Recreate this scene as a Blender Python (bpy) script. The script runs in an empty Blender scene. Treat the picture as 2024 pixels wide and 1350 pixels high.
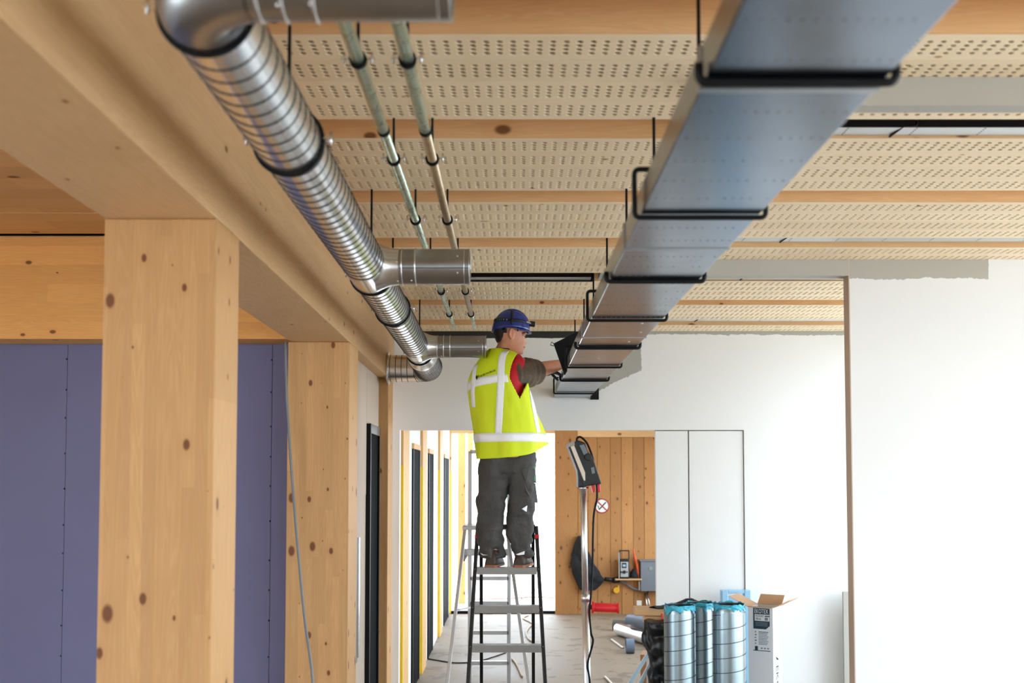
import bpy, bmesh, math, random
from mathutils import Vector, Matrix, noise as mnoise
from math import sin, cos, pi, radians as R

random.seed(7)
scene = bpy.context.scene
col = scene.collection

# ------------------------------------------------------------------ camera
EYE = 2.125                                   # camera height above the floor, metres
FPX = 2118.0                                  # focal length in pixels of the 2024 x 1350 frame
PITCH = math.atan(FPX / 42400.0)
cam_data = bpy.data.cameras.new('camera')
cam_data.sensor_fit = 'HORIZONTAL'
cam_data.sensor_width = 36.0
cam_data.lens = FPX / 2024.0 * 36.0
cam_data.shift_x = -6.0 / 2024.0
cam_data.shift_y = (945 - 675 - FPX * math.tan(PITCH)) / 2024.0
cam_data.clip_start = 0.05
cam_data.dof.use_dof = True
cam_data.dof.focus_distance = 7.6
cam_data.dof.aperture_fstop = 2.8
cam = bpy.data.objects.new('camera', cam_data)
cam.location = (0, 0, EYE)
cam.rotation_euler = (pi / 2 + PITCH, 0, 0)
col.objects.link(cam)
scene.camera = cam

# ------------------------------------------------------------------ world, window portals, exposure
world = bpy.data.worlds.new('overcast_sky')
scene.world = world
world.use_nodes = True
bg = world.node_tree.nodes['Background']
bg.inputs['Color'].default_value = (0.74, 0.87, 1.0, 1)
bg.inputs['Strength'].default_value = 8.4

def portal(name, loc, rot, sx, sy):
    d = bpy.data.lights.new(name, 'AREA'); d.shape = 'RECTANGLE'; d.size = sx; d.size_y = sy
    d.cycles.is_portal = True
    o = bpy.data.objects.new(name, d); o.location = loc; o.rotation_euler = rot
    col.objects.link(o)

scene.view_settings.view_transform = 'Standard'
scene.view_settings.look = 'None'
scene.view_settings.exposure = 0.0
scene.view_settings.gamma = 1.0
scene.view_settings.use_curve_mapping = False
scene.cycles.max_bounces = 8
scene.cycles.diffuse_bounces = 5
scene.cycles.sample_clamp_indirect = 8.0

# photograph measurement -> place: a pixel seen at a real distance Y, or on a real height Z
_S, _C = sin(PITCH), cos(PITCH)
_CY = 945 - FPX * math.tan(PITCH)
def at(px, py, Y):
    t = (_CY - py) / FPX; z = Y * (t * _C + _S) / (_C - t * _S)
    return Vector(((px - 1018.0) * (Y * _C + z * _S) / FPX, Y, z + EYE))
def onz(px, py, Z):
    zr = Z - EYE; t = (_CY - py) / FPX; Y = zr * (_C - t * _S) / (t * _C + _S)
    return Vector(((px - 1018.0) * (Y * _C + zr * _S) / FPX, Y, Z))

# ------------------------------------------------------------------ materials
def lin(r, g, b):
    f = lambda v: (v / 255 / 12.92) if v / 255 <= 0.04045 else ((v / 255 + 0.055) / 1.055) ** 2.4
    return (f(r), f(g), f(b), 1)
MATS = {}
class NT:
    def __init__(s, name):
        s.m = bpy.data.materials.new(name); s.m.use_nodes = True
        s.t = s.m.node_tree; s.n = s.t.nodes; s.b = s.n['Principled BSDF']; MATS[name] = s.m
    def node(s, kind, **kw):
        n = s.n.new(kind)
        for k, v in kw.items():
            if k in n.inputs: n.inputs[k].default_value = v
            else: setattr(n, k, v)
        return n
    def link(s, a, b): s.t.links.new(a, b)
    def math(s, op, a, b=None, c=None):
        n = s.n.new('ShaderNodeMath'); n.operation = op
        for i, v in enumerate((a, b, c)):
            if v is None: continue
            if isinstance(v, (int, float)): n.inputs[i].default_value = v
            else: s.link(v, n.inputs[i])
        return n.outputs[0]
    def mix(s, fac, a, b, mode='MIX'):
        n = s.n.new('ShaderNodeMix'); n.data_type = 'RGBA'; n.blend_type = mode
        for sock, v in ((n.inputs[0], fac), (n.inputs[6], a), (n.inputs[7], b)):
            if isinstance(v, (int, float)): sock.default_value = v
            elif isinstance(v, tuple): sock.default_value = v
            else: s.link(v, sock)
        return n.outputs[2]
    def ramp(s, fac, stops):
        n = s.n.new('ShaderNodeValToRGB'); e = n.color_ramp.elements
        while len(e) < len(stops): e.new(0.5)
        for q, (p, c) in zip(e, stops): q.position = p; q.color = c
        s.link(fac, n.inputs[0]); return n.outputs[0]
    def obj(s, scale=(1, 1, 1), rnd=0.0):
        tc = s.n.new('ShaderNodeTexCoord'); v = tc.outputs['Object']
        if rnd:
            oi = s.n.new('ShaderNodeObjectInfo'); mu = s.node('ShaderNodeVectorMath', operation='SCALE'); mu.inputs[0].default_value = (1, 0.73, 1.31)
            s.link(s.math('MULTIPLY', oi.outputs['Random'], rnd), mu.inputs[3])
            ad = s.n.new('ShaderNodeVectorMath'); s.link(v, ad.inputs[0]); s.link(mu.outputs[0], ad.inputs[1]); v = ad.outputs[0]
        mp = s.n.new('ShaderNodeMapping'); mp.inputs['Scale'].default_value = scale
        s.link(v, mp.inputs[0]); return mp.outputs[0]
    def noise(s, vec, scale, detail=3, rough=0.55, dist=0.0):
        n = s.node('ShaderNodeTexNoise', Scale=scale, Detail=detail, Roughness=rough, Distortion=dist); s.link(vec, n.inputs['Vector']); return n.outputs['Fac']
    def bump(s, h, strength, dist=0.01):
        n = s.node('ShaderNodeBump', Strength=strength, Distance=dist); s.link(h, n.inputs['Height']); s.link(n.outputs[0], s.b.inputs['Normal'])
    def col(s, c):
        if isinstance(c, tuple): s.b.inputs['Base Color'].default_value = c
        else: s.link(c, s.b.inputs['Base Color'])
    def set(s, **kw):
        for k, v in kw.items(): s.b.inputs[k.replace('_', ' ')].default_value = v

def plain(name, rgb, rough=0.6, metal=0.0, var=0.06, scale=6.0, bump=0.0, bscale=60.0, **kw):
    m = NT(name); v = m.obj(rnd=7.0)
    c = lin(*rgb); n = m.noise(v, scale, 4)
    m.col(m.mix(n, tuple(x * (1 - var) for x in c[:3]) + (1,), tuple(min(1, x * (1 + var)) for x in c[:3]) + (1,)))
    m.set(Roughness=rough, Metallic=metal, **kw)
    if bump: m.bump(m.noise(v, bscale, 3), bump, 0.004)
    return m.m

def wood(name, light, dark, knot, axis='Z', lam=None, lam_axis='X', knots=1.0, rough=0.6, grain=1.0, kscale=5.2, rnd=11.0, lamvar=0.16, objvar=0.0):
    """sawn spruce: stretched grain along axis, growth-ring figure, scattered knots, optional glued laminations"""
    m = NT(name)
    ax = 'XYZ'.index(axis)
    sg = [1.0, 1.0, 1.0]; sg[ax] = 0.045
    v = m.obj(tuple(sg), rnd=rnd)
    fine = m.noise(v, 150.0, 3, 0.6)
    fig = m.noise(v, 16.0, 2, 0.5, 1.2)
    rings = m.math('ABSOLUTE', m.math('SINE', m.math('MULTIPLY', fig, 46.0)))
    f = m.math('ADD', m.math('MULTIPLY', fine, 0.45 * grain), m.math('MULTIPLY', rings, 0.30 * grain))
    broad = m.noise(m.obj(rnd=rnd), 1.7, 2)
    f = m.math('ADD', f, m.math('MULTIPLY', m.math('SUBTRACT', broad, 0.5), 0.5))
    c = m.mix(f, lin(*light), lin(*dark))
    if lam:
        sep = m.n.new('ShaderNodeSeparateXYZ'); m.link(m.obj(rnd=rnd), sep.inputs[0])
        cell = m.math('FLOOR', m.math('DIVIDE', sep.outputs['XYZ'.index(lam_axis)], lam))
        cl = m.math('FLOOR', m.math('ADD', m.math('MULTIPLY', sep.outputs[ax], 0.9), m.math('MULTIPLY', cell, 0.37)))
        w = m.n.new('ShaderNodeTexWhiteNoise'); w.noise_dimensions = '2D'
        cb = m.n.new('ShaderNodeCombineXYZ'); m.link(cell, cb.inputs[0]); m.link(cl, cb.inputs[1]); m.link(cb.outputs[0], w.inputs[0])
        c = m.mix(m.math('MULTIPLY', w.outputs['Value'], lamvar * 2.2), c, lin(*[int(x * 0.86) for x in dark]))
    if knots:
        # knots lie on a lattice over the faces that run along the grain
        sk_ = m.n.new('ShaderNodeSeparateXYZ'); m.link(m.obj(rnd=rnd), sk_.inputs[0])
        o_ = [i for i in range(3) if i != ax]
        ck = m.n.new('ShaderNodeCombineXYZ')
        m.link(m.math('ADD', sk_.outputs[o_[0]], sk_.outputs[o_[1]]), ck.inputs[0]); m.link(m.math('MULTIPLY', sk_.outputs[ax], 0.6), ck.inputs[1])
        vo = m.n.new('ShaderNodeTexVoronoi'); vo.voronoi_dimensions = '2D'; vo.inputs['Scale'].default_value = kscale
        m.link(ck.outputs[0], vo.inputs['Vector'])
        sepc = m.n.new('ShaderNodeSeparateColor'); m.link(vo.outputs['Color'], sepc.inputs[0])
        rad = m.math('MULTIPLY', m.math('POWER', sepc.outputs[0], 2.2), 0.12 * knots)
        k = m.math('SUBTRACT', 1.0, m.math('DIVIDE', vo.outputs['Distance'], m.math('ADD', rad, 0.001)))
        k = m.math('MULTIPLY', m.math('MAXIMUM', k, 0.0), 2.2)
        k = m.math('MINIMUM', k, 0.9)
        halo = m.math('MULTIPLY', m.math('MAXIMUM', m.math('SUBTRACT', 1.0, m.math('DIVIDE', vo.outputs['Distance'], m.math('ADD', m.math('MULTIPLY', rad, 2.6), 0.001))), 0.0), 0.45)
        c = m.mix(halo, c, lin(*dark)); c = m.mix(k, c, lin(*knot))
    if objvar:
        oi = m.n.new('ShaderNodeObjectInfo'); c = m.mix(m.math('MULTIPLY', oi.outputs['Random'], objvar), c, lin(*[int(x * 0.82) for x in dark]))
    m.col(c); m.set(Roughness=rough); m.b.inputs['Specular IOR Level'].default_value = 0.3
    m.bump(fine, 0.12, 0.002)
    return m.m

wood('glulam_post', (208, 164, 112), (180, 132, 82), (100, 52, 22), 'Z', lam=0.042, lam_axis='X', knots=1.5, kscale=7.4)
wood('glulam_beam', (216, 178, 132), (188, 148, 104), (120, 70, 34), 'Y', lam=0.04, lam_axis='Z', knots=0.55, kscale=4.0, lamvar=0.06)
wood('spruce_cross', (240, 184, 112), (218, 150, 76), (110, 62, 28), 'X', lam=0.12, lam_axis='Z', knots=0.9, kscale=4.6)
wood('spruce_ceiling', (236, 184, 120), (208, 150, 86), (110, 62, 28), 'X', lam=0.2, lam_axis='Y', knots=0.9, kscale=4.6)
wood('spruce_plank', (253, 234, 202), (242, 212, 168), (150, 96, 54), 'X', knots=0.5, kscale=4.0, grain=0.7, objvar=0.18)
wood('spruce_joist', (240, 200, 148), (214, 166, 112), (112, 64, 30), 'X', knots=0.8, kscale=4.0)
wood('spruce_stud', (230, 188, 130), (205, 155, 95), (120, 66, 30), 'Z', knots=0.8, kscale=6.0)
wood('clt_board', (206, 152, 94), (162, 108, 60), (74, 38, 16), 'Z', knots=1.3, kscale=7.0, grain=1.1, objvar=0.4)
wood('plank_end', (216, 178, 132), (186, 142, 98), (120, 80, 50), 'X', knots=0.0)

def paint_wall(name, body, top, boundary_fn):
    """plastered wall; bare filler where the roller has not been"""
    m = NT(name); sep = m.n.new('ShaderNodeSeparateXYZ'); m.link(m.obj(), sep.inputs[0])
    wob = m.noise(m.obj((1, 1, 1)), 2.2, 4, 0.6); wob2 = m.noise(m.obj((1, 1, 1)), 38.0, 3, 0.7)
    w = m.math('ADD', m.math('MULTIPLY', m.math('SUBTRACT', wob, 0.5), 0.10), m.math('MULTIPLY', m.math('SUBTRACT', wob2, 0.5), 0.03))
    mask = boundary_fn(m, sep, w)
    n = m.noise(m.obj(), 1.3, 3)
    c = m.mix(n, tuple(x * 0.97 for x in lin(*body)[:3]) + (1,), lin(*body))
    for mk, cc in mask: c = m.mix(mk, c, lin(*cc))
    m.col(c); m.set(Roughness=0.75); m.bump(m.noise(m.obj(), 120.0, 3), 0.05, 0.003)
    return m.m
def near_fn(m, s, w):
    z = m.math('ADD', s.outputs[2], w)
    a = m.math('GREATER_THAN', z, 3.315)
    b = m.math('LESS_THAN', m.math('ADD', s.outputs[0], m.math('MULTIPLY', w, 0.5)), 2.84)
    return [(m.math('MULTIPLY', a, b), (176, 171, 160))]
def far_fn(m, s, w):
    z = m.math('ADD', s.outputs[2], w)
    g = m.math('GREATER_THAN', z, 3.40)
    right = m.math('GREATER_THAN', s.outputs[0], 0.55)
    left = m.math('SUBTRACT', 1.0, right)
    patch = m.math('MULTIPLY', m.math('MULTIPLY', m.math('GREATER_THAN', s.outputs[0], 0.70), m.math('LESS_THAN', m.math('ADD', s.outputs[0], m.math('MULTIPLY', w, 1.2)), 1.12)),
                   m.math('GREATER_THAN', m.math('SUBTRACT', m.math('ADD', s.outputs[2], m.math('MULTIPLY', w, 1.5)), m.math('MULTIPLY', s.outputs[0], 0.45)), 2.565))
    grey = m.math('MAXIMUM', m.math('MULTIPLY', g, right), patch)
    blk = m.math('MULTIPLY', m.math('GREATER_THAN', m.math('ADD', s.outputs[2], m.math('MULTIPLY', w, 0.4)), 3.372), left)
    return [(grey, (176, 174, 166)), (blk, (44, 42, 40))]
paint_wall('white_plaster_near', (230, 229, 227), None, near_fn)
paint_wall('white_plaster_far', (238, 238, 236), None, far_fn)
plain('white_board', (238, 238, 236), 0.7, var=0.02)
plain('grey_filler', (176, 172, 162), 0.8, var=0.05, scale=4, bump=0.1)
plain('bare_edge', (196, 172, 152), 0.8, var=0.06)
plain('plasterboard_beige', (190, 172, 154), 0.85, var=0.05, scale=3)
plain('plasterboard_blue', (108, 107, 138), 0.85, var=0.07, scale=2.2, bump=0.04)
plain('black_felt', (30, 28, 27), 0.9, var=0.2)
plain('hole_backing', (52, 30, 16), 0.9)
plain('black_steel', (10, 10, 11), 0.5, var=0.1)
plain('black_rubber', (11, 11, 12), 0.6, var=0.15)
for _n in ('black_steel', 'black_rubber', 'black_felt'): MATS[_n].node_tree.nodes['Principled BSDF'].inputs['Specular IOR Level'].default_value = 0.2
plain('dark_door', (14, 14, 15), 0.8, var=0.1); MATS['dark_door'].node_tree.nodes['Principled BSDF'].inputs['Specular IOR Level'].default_value = 0.05
plain('bronze_frame', (92, 86, 80), 0.4, 0.6, var=0.1)
plain('yellow_tape', (242, 200, 24), 0.5, var=0.05)
plain('white_trim', (232, 232, 230), 0.6, var=0.02)
plain('window_frame_grey', (90, 92, 96), 0.4, var=0.05)

def galv(name, rgb, rough, scale=18.0, amt=0.12, stretch=(1, 1, 1), spec=1.0):
    m = NT(name); v = m.obj(stretch, rnd=5.0)
    n = m.noise(v, scale, 5, 0.6); c = lin(*rgb)
    m.col(m.mix(n, tuple(x * (1 - amt) for x in c[:3]) + (1,), tuple(min(1, x * (1 + amt)) for x in c[:3]) + (1,)))
    m.link(m.math('ADD', m.math('MULTIPLY', n, 0.12), rough - 0.06), m.b.inputs['Roughness'])
    m.set(Metallic=1.0); return m.m
galv('galvanised', (226, 228, 230), 0.24)
galv('galvanised_blue', (150, 166, 172), 0.30)
galv('galvanised_dull', (164, 167, 170), 0.30)
galv('duct_sheet', (128, 138, 150), 0.21, 8.0, 0.04)
galv('duct_side', (176, 160, 134), 0.38, 20.0, 0.12)  # unused; tan reflection of the wood put into the metal colour
galv('pipe_green', (206, 224, 208), 0.28, 12.0, 0.14)
galv('pipe_rusty', (190, 174, 148), 0.42, 22.0, 0.35)
galv('aluminium', (206, 208, 210), 0.38, 30.0, 0.08)
galv('alu_dull', (150, 148, 144), 0.5, 30.0, 0.12)
galv('chrome', (235, 236, 238), 0.34, 10.0, 0.03)
galv('tray_steel', (206, 208, 206), 0.45, 30.0, 0.06)
plain('seam_dark', (64, 64, 66), 0.5, 0.6)

def concrete():
    m = NT('concrete'); v = m.obj()
    a = m.noise(v, 0.7, 5, 0.62); b = m.noise(v, 9.0, 5, 0.7); d = m.noise(v, 3.1, 4, 0.6)
    c = m.mix(a, lin(110, 92, 72), lin(164, 146, 124))
    c = m.mix(m.math('MULTIPLY', m.math('GREATER_THAN', d, 0.58), 0.5), c, lin(78, 58, 42))
    c = m.mix(m.math('MULTIPLY', b, 0.35), c, lin(96, 84, 72))
    m.col(c); m.link(m.math('ADD', m.math('MULTIPLY', a, 0.35), 0.42), m.b.inputs['Roughness'])
    m.bump(b, 0.1, 0.004)
concrete()
plain('paving_light', (226, 218, 208), 0.8, var=0.06, scale=2)

# ------------------------------------------------------------------ mesh builder
class MB:
    def __init__(s): s.v = []; s.f = []; s.mi = []; s.sm = []
    def add(s, vs, fs, mi=0, smooth=False):
        o = len(s.v); s.v += [tuple(p) for p in vs]
        for f in fs: s.f.append(tuple(i + o for i in f)); s.mi.append(mi); s.sm.append(smooth)
        return s
    def box(s, x0, x1, y0, y1, z0, z1, mi=0):
        v = [(x, y, z) for z in (z0, z1) for y in (y0, y1) for x in (x0, x1)]
        return s.add(v, [(0, 2, 3, 1), (4, 5, 7, 6), (0, 1, 5, 4), (2, 6, 7, 3), (0, 4, 6, 2), (1, 3, 7, 5)], mi)
    def skew(s, x0, x1, y0, y1, z0, z1, k, mi=0):
        """box whose sides follow x = x0 + k*y"""
        v = [(x + k * y, y, z) for z in (z0, z1) for y in (y0, y1) for x in (x0, x1)]
        return s.add(v, [(0, 2, 3, 1), (4, 5, 7, 6), (0, 1, 5, 4), (2, 6, 7, 3), (0, 4, 6, 2), (1, 3, 7, 5)], mi)
    def bar(s, p0, p1, w, d, up=(0, 0, 1), mi=0):
        """rectangular bar from p0 to p1; w across, d along 'up'"""
        p0, p1 = Vector(p0), Vector(p1); z = (p1 - p0).normalized(); u = Vector(up)
        x = z.cross(u)
        if x.length < 1e-4: x = z.cross(Vector((1, 0, 0)))
        x.normalize(); y = x.cross(z)
        v = [p + x * a * w / 2 + y * b * d / 2 for p in (p0, p1) for a, b in ((-1, -1), (1, -1), (1, 1), (-1, 1))]
        return s.add(v, [(3, 2, 1, 0), (4, 5, 6, 7), (0, 1, 5, 4), (1, 2, 6, 5), (2, 3, 7, 6), (3, 0, 4, 7)], mi)
    def loft(s, rings, mi=0, cap=True, smooth=True, closed=True):
        n = len(rings[0]); o = len(s.v)
        for r in rings: s.v += [tuple(p) for p in r]
        for i in range(len(rings) - 1):
            for j in range(n if closed else n - 1):
                k = (j + 1) % n
                s.f.append((o + i * n + j, o + i * n + k, o + (i + 1) * n + k, o + (i + 1) * n + j)); s.mi.append(mi); s.sm.append(smooth)
        if cap and closed:
            s.f.append(tuple(o + j for j in reversed(range(n)))); s.mi.append(mi); s.sm.append(False)
            e = o + (len(rings) - 1) * n
            s.f.append(tuple(e + j for j in range(n))); s.mi.append(mi); s.sm.append(False)
        return s
    def tube(s, pts, r, n=12, mi=0, cap=True, closed=False, smooth=True):
        pts = [Vector(p) for p in pts]; rr = r if isinstance(r, (list, tuple)) else [r] * len(pts)
        m = len(pts); tang = []
        for i in range(m):
            a = pts[(i - 1) % m] if (closed or i > 0) else pts[i]; b = pts[(i + 1) % m] if (closed or i < m - 1) else pts[i]
            tang.append((b - a).normalized())
        up = Vector((0, 0, 1)) if abs(tang[0].z) < 0.9 else Vector((1, 0, 0))
        x = tang[0].cross(up).normalized(); rings = []
        for i in range(m):
            x = (x - tang[i] * x.dot(tang[i])).normalized(); y = tang[i].cross(x)
            rings.append([pts[i] + (x * cos(2 * pi * j / n) + y * sin(2 * pi * j / n)) * rr[i] for j in range(n)])
        if closed: rings.append(rings[0]); cap = False
        return s.loft(rings, mi, cap, smooth)
    def cyl(s, p0, p1, r, n=16, r1=None, mi=0, cap=True): return s.tube([p0, p1], [r, r if r1 is None else r1], n, mi, cap)
    def ring(s, c, axis, R_, r, n=32, m=8, mi=0):
        c = Vector(c); a = Vector(axis).normalized(); x = a.orthogonal().normalized(); y = a.cross(x)
        return s.tube([c + (x * cos(2 * pi * i / n) + y * sin(2 * pi * i / n)) * R_ for i in range(n)], r, m, mi, closed=True)
    def prism(s, poly, d, mi=0):
        """extrude a planar polygon of 3-D points by vector d"""
        n = len(poly); d = Vector(d); v = [Vector(p) for p in poly] + [Vector(p) + d for p in poly]
        return s.add(v, [tuple(range(n)), tuple(reversed(range(n, 2 * n)))] + [(i, n + i, n + (i + 1) % n, (i + 1) % n) for i in range(n)], mi)
    def sphere(s, c, r, nu=16, nv=10, mi=0, sc=(1, 1, 1), rot=None):
        c = Vector(c); rings = []
        for i in range(nv + 1):
            th = pi * i / nv
            ring = []
            for j in range(nu):
                p = Vector((r * sc[0] * sin(th) * cos(2 * pi * j / nu), r * sc[1] * sin(th) * sin(2 * pi * j / nu), r * sc[2] * cos(th)))
                if rot is not None: p = rot @ p
                ring.append(c + p)
            rings.append(ring)
        return s.loft(rings, mi, False, True)
    def mesh(s, name, mats):
        me = bpy.data.meshes.new(name); me.from_pydata(s.v, [], s.f)
        for m in (mats if isinstance(mats, (list, tuple)) else [mats]): me.materials.append(MATS[m])
        me.polygons.foreach_set('material_index', s.mi); me.polygons.foreach_set('use_smooth', s.sm)
        bm = bmesh.new(); bm.from_mesh(me)
        bmesh.ops.remove_doubles(bm, verts=bm.verts, dist=1e-6)
        bmesh.ops.recalc_face_normals(bm, faces=bm.faces); bm.to_mesh(me); bm.free()
        me.update(); return me
    def build(s, name, mats, parent=None, bevel=0.0, seg=2, local=False):
        return link_mesh(name, s.mesh(name, mats), parent, bevel, seg, local)
def link_mesh(name, me, parent=None, bevel=0.0, seg=2, local=False):
    o = bpy.data.objects.new(name, me); col.objects.link(o)
    if parent is not None:
        o.parent = parent
        if not local: o.matrix_parent_inverse = world_of(parent).inverted()
    if bevel:
        b = o.modifiers.new('edge', 'BEVEL'); b.width = bevel; b.segments = seg; b.limit_method = 'ANGLE'; b.angle_limit = R(40)
    return o
def world_of(o):
    m = o.matrix_basis.copy()
    if o.parent is not None: m = world_of(o.parent) @ o.matrix_parent_inverse @ m
    return m
def tag(o, label, cat, group=None, kind=None):
    o['label'] = label; o['category'] = cat
    if group: o['group'] = group
    if kind: o['kind'] = kind
    return o
def thing(name, label, cat, loc=(0, 0, 0), rz=0.0, group=None, kind=None):
    o = bpy.data.objects.new(name, None); o.empty_display_size = 0.1; col.objects.link(o)
    o.location = loc; o.rotation_euler = (0, 0, rz)
    return tag(o, label, cat, group, kind)
def struct(name, mb, mats, label, cat, parent=None, bevel=0.0):
    o = mb.build(name, mats, parent, bevel)
    if parent is None: tag(o, label, cat, kind='structure')
    return o
def text(name, body, mat, size, loc, rot, parent, extrude=0.0006, align='LEFT', sx=1.0):
    cu = bpy.data.curves.new(name, 'FONT'); cu.body = body; cu.size = size; cu.extrude = extrude; cu.align_x = align
    tmp = bpy.data.objects.new(name, cu); col.objects.link(tmp)
    dg = bpy.context.evaluated_depsgraph_get(); me = bpy.data.meshes.new_from_object(tmp.evaluated_get(dg))
    bpy.data.objects.remove(tmp); bpy.data.curves.remove(cu)
    me.materials.clear(); me.materials.append(MATS[mat])
    M = Matrix.Translation(loc) @ rot.to_4x4() @ Matrix.Diagonal((sx, 1, 1, 1))
    me.transform(M)
    return link_mesh(name, me, parent)
ORD = ['nearest', 'second nearest', 'third nearest', 'fourth nearest', 'fifth nearest', 'sixth nearest', 'seventh nearest', 'eighth nearest']

# ================================================================== THE SETTING
XR, XL, YB, YF = 5.2, -6.0, -4.5, 9.526        # room extents; YF = far white wall
XA = 3.6                                       # outer wall of the bay behind the near partition
ZC = 3.435                                     # underside of the perforated ceiling elements
ZBEAM = 2.977                                  # underside of the glulam beams
BX = lambda y: -0.92 - 0.017 * y               # room-side face of the left beam line

mb = MB().box(XL, XR, YB, 17.0, -0.12, 0.0)
struct('floor', mb, 'concrete', 'dusty bare concrete floor with stains', 'floor')
mb = MB().box(-40, 40, 17.0, 60, -0.14, -0.02).box(-40, XL, -40, 17.0, -0.14, -0.02).box(XR, 40, -40, 17.0, -0.14, -0.02).box(XL, XR, -40, YB, -0.14, -0.02)
struct('ground', mb, 'paving_light', 'bright pale paving outside beyond the corridor', 'ground')

# ---- ceiling: slab > box elements > perforated planks
CEIL = struct('ceiling', MB().box(-1.3, XR + 0.2, YB - 0.2, 6.48, 3.62, 3.85).box(-1.3, XA + 0.2, 6.48, YF + 0.1, 3.62, 3.85), 'spruce_ceiling', 'timber ceiling of perforated box elements with open gaps between them', 'ceiling')
PLX0, PLL, PLW, PITCHW = -1.12, 6.30, 0.1843, 0.18625
def plank_mesh(PLL, ncol):
    m = MB(); sx, sy, r = 0.0405, 0.029, 0.0108
    y0 = PLW / 2 - 2 * sy; xs = 0.04; xe = xs + ncol * sx
    m.add([(0, 0, 0), (PLL, 0, 0), (PLL, y0, 0), (0, y0, 0)], [(0, 1, 2, 3)])
    m.add([(0, PLW - y0, 0), (PLL, PLW - y0, 0), (PLL, PLW, 0), (0, PLW, 0)], [(0, 1, 2, 3)])
    m.add([(0, y0, 0), (xs, y0, 0), (xs, PLW - y0, 0), (0, PLW - y0, 0)], [(0, 1, 2, 3)])
    m.add([(xe, y0, 0), (PLL, y0, 0), (PLL, PLW - y0, 0), (xe, PLW - y0, 0)], [(0, 1, 2, 3)])
    m.add([(0, 0, 0), (PLL, 0, 0), (PLL, 0, 0.0044), (0, 0, 0.0044)], [(0, 1, 2, 3)])
    m.add([(0, PLW, 0), (PLL, PLW, 0), (PLL, PLW, 0.0044), (0, PLW, 0.0044)], [(0, 1, 2, 3)])
    out = [(1, 0), (1, 1), (0, 1), (-1, 1), (-1, 0), (-1, -1), (0, -1), (1, -1)]
    for i in range(ncol):
        for j in range(4):
            cx, cy = xs + (i + 0.5) * sx, y0 + (j + 0.5) * sy
            v = [(cx + a * sx / 2, cy + b * sy / 2, 0) for a, b in out]
            v += [(cx + r * cos(k * pi / 4), cy + r * sin(k * pi / 4), 0) for k in range(8)]
            v += [(cx + r * cos(k * pi / 4), cy + r * sin(k * pi / 4), 0.0042) for k in range(8)]
            f = [(k, (k + 1) % 8, 8 + (k + 1) % 8, 8 + k) for k in range(8)] + [(8 + k, 8 + (k + 1) % 8, 16 + (k + 1) % 8, 16 + k) for k in range(8)]
            m.add(v, f)
    me = bpy.data.meshes.new('plank'); me.from_pydata(m.v, [], m.f); me.materials.append(MATS['spruce_plank']); me.update()
    return me
PLANK = plank_mesh(PLL, 153); PLANKS = plank_mesh(4.7, 113)
ELEM_Y = [-3.887, -2.887, -1.887, -0.887, 0.113, 1.113, 2.113, 3.113, 4.086, 5.048, 6.048, 7.085, 8.068, 9.145]
def elem(w, PLL=PLL):
    m = MB().box(0, PLL, 0, w, 0.0048, 0.19); m.add([(0, 0, 0.0046), (PLL, 0, 0.0046), (PLL, w, 0.0046), (0, w, 0.0046)], [(0, 3, 2, 1)], 1)
    return m.mesh('ceiling_element', ['spruce_joist', 'hole_backing'])
ELM = elem(0.745); ELF = elem(0.745, 4.7)
ELS = elem(0.375, 4.7)
for ey in ELEM_Y:
    last = ey > 9; far = ey > 6.2
    e = link_mesh('ceiling_element', ELS if last else ELF if far else ELM, CEIL, local=True); e.location = (PLX0, ey, ZC)
    for k in range(2 if last else 4):
        p = link_mesh('plank', PLANKS if far else PLANK, e, local=True); p.location = (0, k * PITCHW + 0.001, 0)

# ---- left room ceiling (higher) and its boards
lc = struct('ceiling', MB().box(XL - 0.2, -1.25, YB - 0.2, 6.9, 3.70, 3.85), 'black_felt', 'higher timber board ceiling of the side room on the left', 'ceiling')
y = -4.5; k = 0
while y < 6.6:
    w = 1.18
    b = MB().box(XL, -1.3, y, min(y + w - 0.02, 6.635), 3.652, 3.70).build('ceiling_board', 'spruce_ceiling', lc); y += w; k += 1

# ---- blue plasterboard wall behind the posts
WB = struct('wall_left', MB().box(XL, -1.425, 6.93, 7.02, 0, 3.9), 'plasterboard_beige', 'partition wall clad in blue-violet plasterboard sheets', 'wall')
xs = [-6.0, -4.22, -2.895, -1.57, -1.42]
for a, b in zip(xs, xs[1:]):
    MB().box(a + 0.0015, b - 0.0015, 6.905, 6.93, 0.0, 2.99).build('plasterboard_sheet', 'plasterboard_blue', WB)
scr = MB()
for x in xs[1:4]:
    for i in range(14):
        z = 0.12 + i * 0.215 + random.uniform(-.03, .03)
        for dx in (-0.006,):
            scr.cyl((x + dx + random.uniform(-.006, .006), 6.9045, z), (x + dx, 6.9075, z), 0.006, 8)
s_ = scr.build('screw_heads', 'black_steel', WB); s_['kind'] = 'stuff'

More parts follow.
